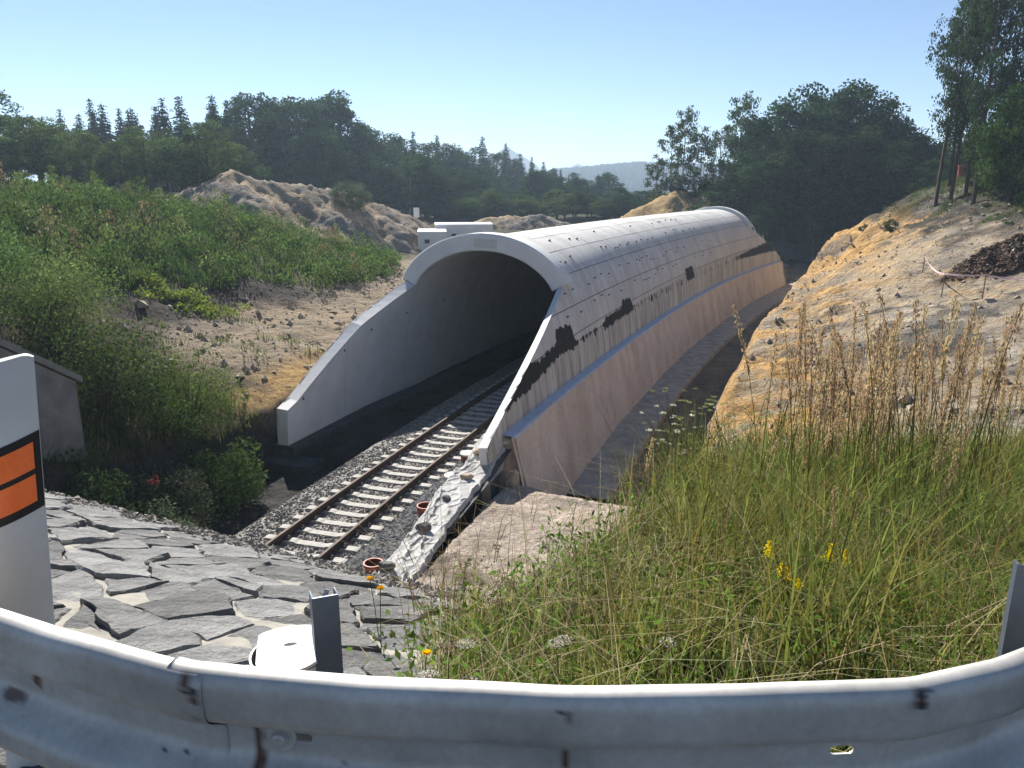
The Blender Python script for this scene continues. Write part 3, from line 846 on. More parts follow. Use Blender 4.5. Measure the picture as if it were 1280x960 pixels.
    for r, dl in ((1.75, .2), (2.95, .2), (4.2, .18), (5.1, .15)):
        for c in np.arange(19.8, 62, 2.4):
            for q in (.55, 1.05, 1.75):
                if random.random() < .42: spots.append((c + q + random.uniform(-.1, .1), r + random.uniform(-dl, dl)))
    for a, l in spots:
        s_, z_, n_x, n_z = [float(w) for w in prof(np.array([l]))[0:1]] + [0, 0, 0] if False else [float(w[0]) for w in prof(np.array([l]))]
        if a < float(a_start(np.array(s_), np.array(z_))) + .3: continue
        o = bpy.data.objects.new("lifting_lug", lmesh); COL.objects.link(o); o.parent = t
        o.location = Vector(P(a, s_ + n_x * .02, z_ + n_z * .02)) - Vector(t.location)
        o.rotation_euler = (0, math.atan2(n_x, n_z), heading(a) - math.pi / 2 + 0.0)
    # footing under the near end of the wing on the far side of the track
    b = MB(); b.add(*prism_as([(20.3, -1.35), (20.3, -.86), (60, -.86), (60, -1.35)], -6.0, -3.9)); part(b.build("footing", M['dark_concrete']))
    b = MB(); b.add(*prism_as([(20.9, -.858), (20.9, -.46), (89, -.46), (89, -.858)], -5.7, -4.86)); part(b.build("footing", M['dark_concrete']))
    # small tie holes left in the near wing
    hb = MB(); hb.lathe((0, 0, 0), [(.001, .02), (.045, .02), (.05, 0)], 10); hm = hb.build("tie_hole", M['dark_rock']); hme = hm.data; bpy.data.objects.remove(hm)
    for a, z in ((21.9, 1.0), (24.4, 2.25), (26.2, 2.75), (29, 3.0), (32.5, 3.1)):
        zz = z
        l = -np.interp(-zz, -HD[:, 1], np.linspace(0, HL, len(HD)))
        s_, z_, n_x, n_z = [float(w[0]) for w in prof(np.array([l]))]
        o = bpy.data.objects.new("tie_hole", hme); COL.objects.link(o); o.parent = t
        o.location = Vector(P(a, s_ - n_x * .425, z_ - n_z * .425)) - Vector(t.location)
        o.rotation_euler = (0, math.pi / 2, heading(a) - math.pi / 2)
build_tunnel()

# ------------------------------------------------------------------ rendered wall outside the shell, with ledge and footing
def render_mat():
    m, nt, p = new_mat("sprayed_render", .93, 0, .15)
    n = noise_node(nt, .9, 8, .7); n2 = noise_node(nt, 9, 6, .7)
    r = ramp(nt, n.outputs[0], [(.28, (.54, .465, .405)), (.5, (.67, .585, .515)), (.74, (.74, .655, .585))])
    c = mixc(nt, r.outputs[0], ramp(nt, n2.outputs[0], [(.3, (.78, .76, .75)), (.6, (1.03, 1.03, 1.03))]).outputs[0], .8, 'MULTIPLY')
    uvn = nt.nodes.new("ShaderNodeUVMap"); uvn.uv_map = "run"
    mp = nt.nodes.new("ShaderNodeMapping"); mp.inputs["Scale"].default_value = (.8, .30, 1); nt.links.new(uvn.outputs[0], mp.inputs[0])
    ns = nt.nodes.new("ShaderNodeTexNoise"); ns.inputs["Scale"].default_value = 1.0; ns.inputs["Detail"].default_value = 6; nt.links.new(mp.outputs[0], ns.inputs["Vector"])
    c = mixc(nt, c, ramp(nt, ns.outputs[0], [(.3, (.74, .70, .67)), (.6, (1.04, 1.03, 1.02))]).outputs[0], .7, 'MULTIPLY')
    nt.links.new(c, p.inputs["Base Color"]); add_bump(nt, p, n2.outputs[0], .4, .02)
    return m
M['render'] = render_mat()
M['skylit_ledge'] = simple_mat("skylit_ledge", (.56, .60, .67), (.44, .475, .545), 3, .55, bump=.4, dist=.03)  # bluish: skylight on the shaded ledge put into the colour
M['streaked'] = simple_mat("streaked_concrete", (.52, .465, .40), (.27, .24, .205), 1.6, .9, bump=.06, detail=7)
LEDGE = ([17, 19, 31, 45, 69, 86, 90], [1.25, 1.18, .93, .80, .70, .52, .5])
def build_side_wall():
    t = empty("protective_wall", tuple(P(40, 4.0, -2.4)), "long curved wall of rough pinkish render standing along the right foot of the tunnel", "wall")
    def part(o): set_parent(o, t); return o
    A0, A1 = 19.6, 88.6
    av = np.concatenate([np.arange(A0, 60, .25), np.arange(60, A1 + .1, .7)])
    led = np.interp(av, *LEDGE)
    wv = np.array([0, .03, .07, .2, .35, .5, .65, .8, .9, 1.0])
    A, W = np.meshgrid(av, wv, indexing='ij')
    Z = led[:, None] * (1 - W) + -2.0 * W
    S = 3.36 + .62 * W + .03 * fbm(A * 1.4, W * 4, 3, 41) + .05 * fbm(A * .35, W * 1.5, 2, 42)
    o = part(mesh_np("wall_face", P(A, S, Z).reshape(-1, 3), grid_faces(*A.shape)[:, ::-1], M['render'], smooth=True))
    uvl = o.data.uv_layers.new(name="run"); li = np.empty(len(o.data.loops), np.int32); o.data.loops.foreach_get("vertex_index", li)
    uvl.data.foreach_set("uv", np.stack([A.ravel()[li], (W * 3).ravel()[li]], -1).astype(np.float32).ravel())
    # end face at the far end
    b = MB(); b.add([P(88.6, 2.9, .5), P(88.6, 3.36, .5), P(88.6, 3.98, -2.0), P(88.6, 2.9, -2.0)], [(0, 1, 2, 3)]); part(b.build("wall_end", M['render']))
    # top of the ledge, tinted blue like sky-lit shade
    sv = np.array([2.7, 2.95, 3.1, 3.22, 3.34, 3.40, 3.42])
    A, S = np.meshgrid(av, sv, indexing='ij')
    wid = np.interp(A, [19, 24, 34, 50, 70, 89], [1.0, 1.0, .9, .72, .55, .5])
    S2 = 3.42 - (3.42 - S) * wid + .015 * fbm(A * 2, S * 5, 2, 44)
    Z = np.interp(A, *LEDGE) + np.array([.09, .04, .02, .012, .01, -.01, -.06])[None] + .02 * fbm(A * 1.8, S * 6, 3, 45)
    part(mesh_np("ledge_top", P(A, S2, Z).reshape(-1, 3), grid_faces(*A.shape)[:, ::-1], M['skylit_ledge'], smooth=True))
    # footing strip
    sv = [3.8, 3.9, 5.40, 5.46, 5.48]; zv = [-1.93, -1.95, -1.99, -2.03, -2.6]
    A, S = np.meshgrid(np.arange(23.5, 92.1, .5), sv, indexing='ij')
    Z = np.broadcast_to(zv, A.shape)
    o = part(mesh_np("footing", P(A, S + np.interp(A, [23, 40, 70, 90], [0, 0, .35, .7]) * (S > 5), Z).reshape(-1, 3), grid_faces(*A.shape)[:, ::-1], M['streaked']))
    # cracked-off block at the far end of the footing
    b = MB(); b.box((0, 0, 0), (.5, 1.6, .5), bevel=.04); q = b.build("end_block", M['concrete'], t); q.location = Vector(P(90.3, 6.0, -1.4)) - Vector(t.location); q.rotation_euler = (.25, .1, heading(90) - 1.2)
    # cloth hung over the near end of the wall
    u = np.linspace(0, 1, 26); w = np.linspace(0, 1, 18)
    U, W = np.meshgrid(u, w, indexing='ij')
    top = P(19.9, 3.05, 1.0) * (1 - U[..., None]) + P(19.75, 3.40, 1.12) * U[..., None]
    bot = P(18.9, 2.75, -.15) * (1 - U[..., None]) + P(19.75, 3.95, -1.0) * U[..., None]
    pts = top * (1 - W[..., None]) + bot * W[..., None]
    nrm = np.array([.55, -.83, 0])
    pts = pts + nrm * (.10 * np.sin(U * 17 + W * 2.0) * W + .10 * fbm(U * 5, W * 3, 3, 47) * (.3 + W))[..., None]
    part(mesh_np("hanging_cloth", pts.reshape(-1, 3), grid_faces(26, 18), M['render_cloth'], smooth=True))
M['render_cloth'] = simple_mat("dusty_cloth", (.50, .42, .35), (.36, .30, .25), 2.5, .9, bump=.3, dist=.03)
build_side_wall()

# ------------------------------------------------------------------ stone-filled mesh beside the track, white sheet, pots and rocks
M['clay'] = simple_mat("clay_pipe", (.42, .10, .05), (.30, .065, .035), 7, .55, spec=.4, bump=.15)
M['clay_in'] = simple_mat("clay_pipe_inside", (.16, .04, .025), (.10, .025, .018), 7, .8, bump=.1)  # darker copy of the clay: shade inside the pots put into the colour
M['white_sheet'] = simple_mat("white_sheet", (.50, .495, .485), (.33, .32, .30), 2.5, .8, bump=.9, dist=.05, detail=8)
M['sandstone'] = simple_mat("sandstone", (.50, .41, .31), (.32, .25, .18), 5, .95, bump=.8, dist=.03)
M['grey_stone'] = simple_mat("grey_stone", (.17, .17, .16), (.08, .08, .078), 6, .9, bump=.7, dist=.03)

def gab_z(a, s):
    top = np.interp(a, [10, 12.5, 18, 20.5, 22], [.24, .28, .60, 1.0, 1.1])
    return np.interp((s - 1.45) / 1.2, [-.2, 0, .55, 1.0, 3], [-.28, -.14, .55, 1, 1]) * np.where(s < 1.45, 1, 1) * np.where(s > 1.45, top, 1) if False else \
        -.16 + (top + .16) * np.clip((s - 1.45) / 1.25, 0, 1) ** .8
def build_gabion():
    t = empty("gabion_mattress", tuple(P(15, 2, -.4)), "bank of dark broken stones held under steel wire mesh beside the right rail", "gabion")
    n = 5200
    a = rng.uniform(9.5, 20.8, n); s = rng.uniform(1.42, 3.0, n)
    hi = a > 18.7
    s = np.where(hi, np.minimum(s, 2.35), np.minimum(s, 2.6))
    p = P(a, s, gab_z(a, s))
    v, f = stones_at(p[:, 0], p[:, 1], p[:, 2] - .01, rng.uniform(.045, .10, n), _ico)
    o = mesh_np("stone_fill", v, f, M['dark_rock']); o["kind"] = "stuff"; set_parent(o, t)
    av = np.arange(9.5, 21, .3); sv = np.linspace(1.3, 3.3, 9)
    A, S = np.meshgrid(av, sv, indexing='ij')
    b = mesh_np("stone_bed", P(A, S, gab_z(A, S) - .11).reshape(-1, 3), grid_faces(*A.shape), M['dark_rock']); set_parent(b, t)
    # wire mesh
    w = []; wf = []
    def wire(pts):
        pts = np.array(pts); k = sum(len(q) for q in w)
        d = np.gradient(pts, axis=0); d /= np.linalg.norm(d, axis=1)[:, None]
        u = np.cross(d, [0, 0, 1.0]); u /= np.linalg.norm(u, axis=1)[:, None] + 1e-9
        r = .0019
        q = np.stack([pts + u * r, pts - u * r * .5 + [0, 0, r], pts - u * r * .5 - [0, 0, r]], 1).reshape(-1, 3)
        w.append(q); wf.append(grid_faces(len(pts), 3, wrap=True) + k)
    for a in np.arange(9.6, 20.6, .115):
        ss = np.linspace(1.42, 2.75, 7); aa = np.full(7, a) + .02 * np.sin(ss * 9 + a * 5)
        wire(P(aa, ss, gab_z(aa, ss) + .10 + .015 * np.sin(ss * 14 + a * 11)))
    for s in np.arange(1.45, 2.8, .115):
        aa = np.arange(9.6, 20.6, .25); ss = np.full(len(aa), s) + .015 * np.sin(aa * 6 + s * 7)
        wire(P(aa, ss, gab_z(aa, ss) + .105 + .015 * np.sin(aa * 9 + s * 20)))
    o = mesh_np("wire_mesh", np.concatenate(w), np.concatenate(wf), M['wire']); o["kind"] = "stuff"; set_parent(o, t)
build_gabion()

def sheet_edges(a):
    lo = np.interp(a, [12.2, 13.0, 14.2, 15.2, 16.0, 17.3, 18.2, 19.4, 20.2], [2.78, 2.70, 2.62, 2.55, 2.42, 2.32, 2.45, 2.30, 2.35])
    hi = np.interp(a, [12.2, 13.0, 16.0, 19.4, 20.2], [3.40, 3.38, 3.18, 3.08, 3.15])
    return lo, hi
def sheet_z(a, u):
    lo, hi = sheet_edges(a); s = lo + (hi - lo) * u
    base = np.interp(a, [12.2, 13, 18, 20.3], [.32, .38, .69, 1.02]) - .10 * u
    cr = lambda n, k: (1 - np.clip(np.abs(n) * 1.6, 0, 1)) ** k
    wr = .07 * np.abs(fbm(a * .8 + u, u * 1.3, 2, 61)) + .055 * cr(fbm(a * 1.1 + u * 1.8, u * 1.7 - a * .6, 2, 64), 5) + .03 * cr(fbm(a * 2.3 - u * 2.5, u * 2.6 + a, 2, 62), 6) + .004 * fbm(a * 9, u * 9, 2, 66)
    return s, base + wr
def build_sheet():
    av = np.linspace(12.25, 20.25, 420); uv = np.linspace(0, 1, 46)
    A, U = np.meshgrid(av, uv, indexing='ij')
    S, Z = sheet_z(A, U)
    ends = np.minimum(A - 12.25, 20.25 - A)
    S = S + .07 * fbm(A * 2.2, U * 2, 3, 63)
    pts = P(A, S, Z)
    # outer edge hangs down
    low = P(av, S[:, -1] + .05, Z[:, -1] - .12 - .05 * fbm(av * 2, av * 0, 2, 5))
    low0 = P(av, S[:, 0] - .02, Z[:, 0] - .10)
    pts = np.concatenate([low0[:, None], pts, low[:, None]], 1)
    o = mesh_np("ground_sheet", pts.reshape(-1, 3), grid_faces(420, 48)[:, ::-1], M['white_sheet'], smooth=True)
    tag(o, "crumpled white fabric sheet laid in a strip over the stone bank beside the track", "sheet")
build_sheet()

def rock(name, loc, size, mat, seed, label, cat, group=None, rough=.22, sub=3, rotz=0):
    bm = bmesh.new(); bmesh.ops.create_icosphere(bm, subdivisions=sub, radius=1)
    r = np.random.default_rng(seed)
    planes = [(Vector(r.normal(size=3)).normalized(), r.uniform(.55, .85)) for _ in range(9)]
    for v in bm.verts:
        c = v.co.copy()
        for nrm, d in planes:
            k = c.dot(nrm)
            if k > d: c -= nrm * (k - d) * .9
        c *= 1 + r.uniform(-.03, .03)
        v.co = Vector((c.x * size[0], c.y * size[1], c.z * size[2]))
    me = bpy.data.meshes.new(name); bm.to_mesh(me); bm.free()
    o = bpy.data.objects.new(name, me); o.location = loc; o.rotation_euler = (r.uniform(-.2, .2), r.uniform(-.2, .2), rotz)
    link(o, None, mat); tag(o, label, cat, group); return o
def on_sheet(a, u):
    s, z = sheet_z(np.array([a]), np.array([u])); return P(a, float(s[0]), float(z[0]))
rs = on_sheet
rock("rock", rs(12.75, .12) + [0, 0, .06], (.20, .15, .12), M['grey_stone'], 1, "dark grey rock at the near end of the white sheet beside a red pot", "rock", "rocks weighing down the white sheet")
rock("rock", rs(14.6, .38) + [0, 0, .06], (.21, .17, .14), M['grey_stone'], 2, "dark grey rock in the middle of the white sheet casting a shadow", "rock", "rocks weighing down the white sheet")
rock("rock", rs(16.2, .45) + [0, 0, .03], (.12, .10, .08), M['grey_stone'], 3, "small dark rock in a fold of the white sheet beside the middle pot", "rock", "rocks weighing down the white sheet")
rock("rock", rs(17.5, .5) + [0, 0, .05], (.22, .12, .09), M['sandstone'], 4, "brown sandstone lump on the white sheet beyond the middle pot", "rock", "rocks weighing down the white sheet")
rock("rock", rs(19.0, .42) + [0, 0, .06], (.34, .16, .12), M['sandstone'], 5, "long pale sandstone piece on the white sheet beside the lidded pipe", "rock", "rocks weighing down the white sheet", rotz=.6)
rock("rock", rs(19.9, .62) + [0, 0, .10], (.44, .24, .17), M['pale_concrete'], 6, "large whitish flat stone at the far end of the white sheet", "rock", "rocks weighing down the white sheet", rotz=-.5)

def pot(loc, r, h, label, lid=None, tilt=(0, 0, 0)):
    t = empty("pipe_collar", tuple(loc), label, "pipe collar", "short pipe collars set along the white sheet")
    t.rotation_euler = tilt
    b = MB(); b.lathe((0, 0, 0), [(r, -.25), (r, h - .03), (r + .012, h - .025), (r + .012, h), (r - .02, h), (r - .025, h - .02)], 28)
    b.build("rim", M['clay'] if lid != 'grey' else M['pale_concrete'], t, smooth=False)
    if lid is None:
        b = MB(); b.lathe((0, 0, 0), [(r - .025, h - .018), (r - .03, .02), (.001, .015)], 28); b.build("inside", M['clay_in'], t)
    else:
        b = MB(); b.lathe((0, 0, 0), [(r - .02, h - .02), (r + .02, h - .005), (r + .02, h + .03), (r, h + .045), (.001, h + .05)], 28); b.build("lid", M['pale_concrete'], t)
    return t
def gl(a, s): return P(a, s, float(gab_z(np.array(a), np.array(s))))
pot(gl(12.85, 2.45) + [0, 0, .0], .20, .22, "open red clay pipe collar nearest the stone paving")
pot(gl(15.75, 2.38) + [0, 0, -.02], .21, .22, "open red clay pipe collar beside the middle of the white sheet")
pot(gl(17.9, 2.25) + [0, 0, -.02], .25, .14, "pipe collar closed by a round grey concrete lid beside the white sheet", 'grey')
pot(gl(19.35, 2.12) + [0, 0, -.02], .23, .20, "red clay pipe collar under a pale round lid near the wing wall", 'pale')

# broken pieces lying at the foot of the rendered wall
rock("rubble_block", (-.02, 20.1, .02), (.24, .30, .46), M['sandstone'], 11, "upright broken pale block at the end of the pink wall", "rubble block", "broken blocks at the foot of the pink wall")
rock("rubble_block", (.48, 19.8, -.22), (.50, .25, .24), M['sandstone'], 12, "low sloping broken pale block leaning against the upright one", "rubble block", "broken blocks at the foot of the pink wall", rotz=-.3)
rock("rubble_block", (.98, 19.45, -.20), (.17, .20, .30), M['sandstone'], 13, "small pale broken block between the sloping block and the long one", "rubble block", "broken blocks at the foot of the pink wall")
rock("rubble_block", (1.95, 19.0, -.28), (.85, .15, .16), M['sandstone'], 14, "long log-like pale piece lying across the foot of the pink wall", "rubble block", "broken blocks at the foot of the pink wall", rotz=-.12)

# ------------------------------------------------------------------ guard rail in the foreground
def galv_mat():
    m, nt, p = new_mat("galvanised_steel", .42, .5, .5)
    n = noise_node(nt, 4, 6, .6); n2 = noise_node(nt, 55, 3, .6)
    r = ramp(nt, n.outputs[0], [(.3, (.42, .40, .37)), (.5, (.56, .535, .495)), (.72, (.68, .65, .61))])
    c = mixc(nt, r.outputs[0], ramp(nt, n2.outputs[0], [(.3, (.9, .9, .9)), (.7, (1.05, 1.05, 1.05))]).outputs[0], 1, 'MULTIPLY')
    at = nt.nodes.new("ShaderNodeAttribute"); at.attribute_name = "rust"
    c = mixc(nt, c, (.10, .035, .014), at.outputs["Fac"])
    at2 = nt.nodes.new("ShaderNodeAttribute"); at2.attribute_name = "dirt"
    c = mixc(nt, c, (.025, .022, .02), at2.outputs["Fac"])
    nt.links.new(c, p.inputs["Base Color"])
    mx = nt.nodes.new("ShaderNodeMath"); mx.operation = 'MAXIMUM'; nt.links.new(at.outputs["Fac"], mx.inputs[0]); nt.links.new(at2.outputs["Fac"], mx.inputs[1])
    mr = nt.nodes.new("ShaderNodeMapRange"); mr.inputs[3].default_value = .42; mr.inputs[4].default_value = 0; nt.links.new(mx.outputs[0], mr.inputs[0]); nt.links.new(mr.outputs[0], p.inputs["Metallic"])
    r2 = ramp(nt, n.outputs[0], [(.3, (.50, .50, .50)), (.7, (.64, .64, .64))]); nt.links.new(r2.outputs[0], p.inputs["Roughness"])
    add_bump(nt, p, n.outputs[0], .06, .01)
    return m
M['galv'] = galv_mat()
M['post_steel'] = simple_mat("post_steel", (.12, .145, .19), (.08, .10, .14), 9, .5, .6, bump=.1)
M['black_hole'] = simple_mat("black_hole", (.012, .012, .012), None, 5, .9, bump=0)

RAILZ = 7.174
RP = np.array([(-2.75, 2.70), (-2.05, 2.10), (-1.15, 1.50), (-.86, 1.375), (-.56, 1.265), (-.25, 1.222), (.085, 1.20), (.40, 1.198), (.685, 1.213), (.86, 1.265), (1.02, 1.34), (1.42, 1.60), (2.0, 2.1), (2.6, 2.75)])
def rail_path():
    """plan of the rail: nearly straight facets with tight bends between them"""
    q = RP
    d = np.concatenate([[0], np.cumsum(np.hypot(*np.diff(q, axis=0).T))])
    t = np.arange(0, d[-1], .012)
    x = np.interp(t, d, q[:, 0]); y = np.interp(t, d, q[:, 1])
    k = np.ones(3) / 3
    xs = np.convolve(np.pad(x, 1, 'edge'), k, 'valid'); ys = np.convolve(np.pad(y, 1, 'edge'), k, 'valid')
    return t, xs, ys, d
def build_guardrail():
    t0 = empty("guardrail", (0, 1.2, 6.3), "bent galvanised steel guardrail with rust runs across the bottom of the view", "guardrail")
    tt, xs, ys, knots = rail_path()
    tx, ty = np.gradient(xs), np.gradient(ys); L = np.hypot(tx, ty); tx, ty = tx / L, ty / L
    nx, ny = ty, -tx                    # towards the road
    pr = np.array([(.040, -.012), (.043, -.003), (.050, .0), (.060, .0), (.070, -.003), (.077, -.009), (.0815, -.018), (.084, -.030), (.083, -.085), (.080, -.097), (.071, -.108), (.030, -.140), (.020, -.150), (.016, -.160),
                   (.016, -.205), (.020, -.216), (.030, -.226), (.064, -.248), (.077, -.258), (.083, -.272), (.084, -.300), (.080, -.315), (.066, -.327), (.030, -.333), (.0, -.335)])
    # finer profile
    dd = np.concatenate([[0], np.cumsum(np.hypot(*np.diff(pr, axis=0).T))]); tv = np.linspace(0, dd[-1], 76)
    pv = np.stack([np.interp(tv, dd, pr[:, 0]), np.interp(tv, dd, pr[:, 1])], -1)
    kx = {k: float(knots[k]) for k in range(len(knots))}
    joint = kx[4]
    def segment(i0, i1, off, lab=None):
        I = np.arange(i0, i1)
        D = pv[None, :, 0] + off; H = np.broadcast_to(pv[None, :, 1] - off * .8, (len(I), len(pv)))
        X = xs[I, None] + nx[I, None] * D; Y = ys[I, None] + ny[I, None] * D
        tl = tt[I][:, None] * np.ones((1, len(pv)))
        dent = .004 * fbm(tl * 3, H * 9, 3, 91)
        X = X + nx[I, None] * dent; Y = Y + ny[I, None] * dent
        Z = RAILZ + H + .004 * fbm(tl * 2.1, tl * 0, 2, 92)
        rust = np.zeros(Z.shape); dirt = np.zeros(Z.shape)
        nz = fbm(tl * 40, H * 26, 3, 93); nf = fbm(tl * 70, H * 70, 2, 94)
        def streak(c, w, h0, h1, k=1.0, lean=0):
            nonlocal rust
            g = np.exp(-((tl - c - lean * (H - h0)) / w) ** 2) * sstep(h1 - .015, h1 + .01, H) * sstep(h0 + .012, h0 - .012, H)
            rust = np.maximum(rust, np.clip((g * k + .55 * nz - .42) * 3, 0, 1))
        j = joint
        streak(j + .005, .007, -.004, -.03, 1.1); streak(j + .012, .007, -.045, -.06, 1.0); streak(j + .01, .007, -.075, -.10, 1.1)
        streak(j + .085, .006, -.135, -.26, 1.25); streak(j + .09, .008, -.15, -.24, 1.2)
        streak(j - .46, .007, -.10, -.20, 1.1); streak(j - .47, .010, -.15, -.19, 1.2)
        g = np.exp(-((tl - (j - .53)) / .035) ** 2 - ((H + .226) / .009) ** 2); rust = np.maximum(rust, np.clip((g * 1.4 + .5 * nz - .35) * 2.5, 0, 1) * .85)
        streak(kx[6] + .01, .006, -.02, -.05, .9); streak(kx[6] + .01, .006, -.15, -.2, .9)
        streak(kx[8] + .0, .010, -.012, -.03, 1.1); streak(kx[7] + .2, .004, -.14, -.26, .8)
        for c, h, w in ((j + .01, -.035, .010), (kx[6] + .004, -.028, .006), (kx[8] + .0, -.012, .013), (kx[8] + .004, -.03, .007)):
            dirt = np.maximum(dirt, np.clip((np.exp(-((tl - c) / w) ** 2 - ((H - h) / (w * .8)) ** 2) * 1.3 + .6 * nf - .5) * 4, 0, 1))
        for q in range(26):
            c = random.uniform(1.0, 3.3) if q % 2 else random.gauss(j - .15, .17); h = random.choice((-.22, -.23, -.235, -.21, -.228, -.225, -.16, -.05)); w = random.uniform(.002, .005)
            dirt = np.maximum(dirt, np.clip((np.exp(-((tl - c) / w) ** 2 - ((H - h) / (w * .7)) ** 2) * 1.3 + .6 * nf - .5) * 4, 0, 1))
        v = np.stack([X, Y, Z], -1)
        # thickness: back sheet
        X2 = X - nx[I, None] * .004; Y2 = Y - ny[I, None] * .004; v2 = np.stack([X2, Y2, Z - .0015], -1)
        n, m = Z.shape
        f = grid_faces(n, m)
        fb = f[:, ::-1] + n * m
        rim = [(a, a + 1, n * m + a + 1, n * m + a) for a in list(range(m - 1)) + [(n - 1) * m + q for q in range(m - 1)]]
        rim += [(r * m, (r + 1) * m, n * m + (r + 1) * m, n * m + r * m) for r in range(n - 1)]
        vv = np.concatenate([v.reshape(-1, 3), v2.reshape(-1, 3)]); fc = np.concatenate([f, fb, np.array(rim)])
        o = mesh_np("beam", vv, fc, M['galv'], smooth=True, attr={"rust": np.concatenate([rust.ravel()] * 2), "dirt": np.concatenate([dirt.ravel()] * 2)})
        set_parent(o, t0); return o
    ij = int(joint / .012)
    def slot(o, c, h, half, rad):
        i = int(c / .012); b = MB()
        p0 = np.array([xs[i], ys[i], RAILZ + h]); d = np.array([tx[i], ty[i], 0]); nn = np.array([nx[i], ny[i], 0]); up = np.array([0, 0, 1.0])
        ring = []
        for k in range(20):
            th = 2 * math.pi * k / 20; cx = math.cos(th) * rad + (half if math.cos(th) > 0 else -half); ring.append(d * cx + up * math.sin(th) * rad)
        vs = [p0 + r + nn * .06 for r in ring] + [p0 + r - nn * .03 for r in ring]
        b.add(vs, [tuple(range(20))[::-1], tuple(range(20, 40))] + [(k, (k + 1) % 20, 20 + (k + 1) % 20, 20 + k) for k in range(20)])
        cut = b.build("slot", M['galv'])
        md = o.modifiers.new("slot", 'BOOLEAN'); md.object = cut; md.operation = 'DIFFERENCE'; md.solver = 'EXACT'
        dg = bpy.context.evaluated_depsgraph_get(); me = bpy.data.meshes.new_from_object(o.evaluated_get(dg))
        o.modifiers.clear(); o.data = me; bpy.data.objects.remove(cut)
    right = segment(ij - 2, len(tt), 0.0)
    left = segment(0, ij + 4, .0035)
    slot(right, kx[7] + .21, -.168, .013, .009)
    slot(right, joint + .17, -.168, .014, .009)
    # bolt with round washer in the middle of the profile
    for c in (joint + .135, kx[11] + .1, kx[1] - .2):
        i = int(c / .012); p0 = Vector((xs[i], ys[i], RAILZ - .168)) + Vector((nx[i], ny[i], 0)) * .0165
        b = MB(); b.lathe((0, 0, 0), [(.001, .019), (.010, .019), (.0145, .016), (.0165, .009), (.0165, .005), (.026, .0055), (.0285, .0035), (.029, 0)], 28)
        o = b.build("bolt", M['galv'], t0); o.location = p0 - Vector(t0.location); o.rotation_euler = (math.pi / 2, 0, math.atan2(ny[i], nx[i]) + math.pi / 2)
    i = int((joint + .15) / .012); b = MB(); b.box((0, 0, 0), (.10, .05, .09), bevel=.004)
    o = b.build("slot_backing", M['post_steel'], t0); o.location = Vector((xs[i] - nx[i] * .03, ys[i] - ny[i] * .03, RAILZ - .17)) - Vector(t0.location); o.rotation_euler = (0, 0, math.atan2(ty[i], tx[i]))  # block added behind the slot so that the slot shows dark
    # posts behind the beam
    def post(x, y, rot, h):
        b = MB(); k = .0035
        pl = [(-.026, .030), (-.030, .030), (-.030, -.030), (.030, -.030), (.030, .030), (.026, .030)]
        inn = [(-.026, .026), (-.026, -.026), (.026, -.026), (.026, .026)]
        outl = [(-.030, .045), (-.030, -.030), (.030, -.030), (.030, .045), (.026, .045), (.026, -.026), (-.026, -.026), (-.026, .045)]
        n = len(outl); zb, zt = -.9, h
        vs = [(px, py, zb) for px, py in outl] + [(px, py, zt - (.02 if py > .04 else 0)) for px, py in outl]
        fs = [(i, (i + 1) % n, n + (i + 1) % n, n + i) for i in range(n)]
        fs += [(n + 0, n + 1, n + 6, n + 7), (n + 1, n + 2, n + 5, n + 6), (n + 2, n + 3, n + 4, n + 5)]
        b.add(vs, fs)
        o = b.build("post", M['post_steel'], t0); o.location = Vector((x, y, 6.25)) - Vector(t0.location); o.rotation_euler = (0, 0, rot); return o
    post(-.435, 1.60, .35, .85)
    p = post(1.275, 1.72, -.5, .86); 
    post(-2.0, 2.25, .7, .86)
build_guardrail()

# ------------------------------------------------------------------ round white post with a lid, behind the rail
M['white_paint'] = simple_mat("white_plastic", (.56, .56, .56), (.48, .48, .48), 5, .5, spec=.4, bump=.04)
M['orange'] = simple_mat("orange_reflector", (.95, .17, .02), (.88, .13, .015), 60, .35, spec=.5, bump=.1)
M['black_paint'] = simple_mat("black_film", (.012, .012, .013), None, 9, .5, bump=0)
def build_white_tube():
    t = empty("marker_tube", (-.53, 1.62, 6.325), "round white tube with an oval lid standing behind the guardrail beside the steel post", "marker post")
    b = MB(); b.lathe((0, 0, 0), [(.094, -.2), (.094, .60), (.089, .60), (.086, .45), (.086, -.2)], 36); b.build("tube", M['white_paint'], t, smooth=False)
    b = MB(); b.lathe((0, 0, 0), [(.086, .40), (.001, .40)], 36); b.build("tube_inside", M['black_hole'], t)
    # lid: a disc cut straight on two sides with a slot near its middle
    R, w = .098, .074
    out = []
    for k in range(48):
        th = 2 * math.pi * k / 48; out.append((max(-w, min(w, R * math.cos(th))), R * math.sin(th)))
    hole = [(.016 * math.cos(-2 * math.pi * k / 48 * -1), .007 * math.sin(2 * math.pi * k / 48)) for k in range(48)]
    vs = [(x, y, .612 - .05 * 0 + .012 * (1 - (y / R) ** 2)) for x, y in out] + [(x + .002, y - .004, .624) for x, y in hole]
    vs += [(x, y, z - .008) for x, y, z in vs]
    n = 48; fs = []
    for k in range(n):
        q = (k + 1) % n
        fs += [(k, q, n + q, n + k), (2 * n + q, 2 * n + k, 3 * n + k, 3 * n + q), (k, 2 * n + k, 2 * n + q, q), (n + q, 3 * n + q, 3 * n + k, n + k)]
    b = MB(); b.add(vs, fs); o = b.build("lid", M['white_paint'], t); o.rotation_euler = (0, 0, .25)
    b = MB(); b.box((0, 0, 0), (.012, .10, .004)); o = b.build("lit_flange", M['white_paint'], t); o.location = (.075, .02, .70); o.rotation_euler = (math.radians(62), 0, -.55)  # white strip painted in for the lit edge of the post's flange
build_white_tube()

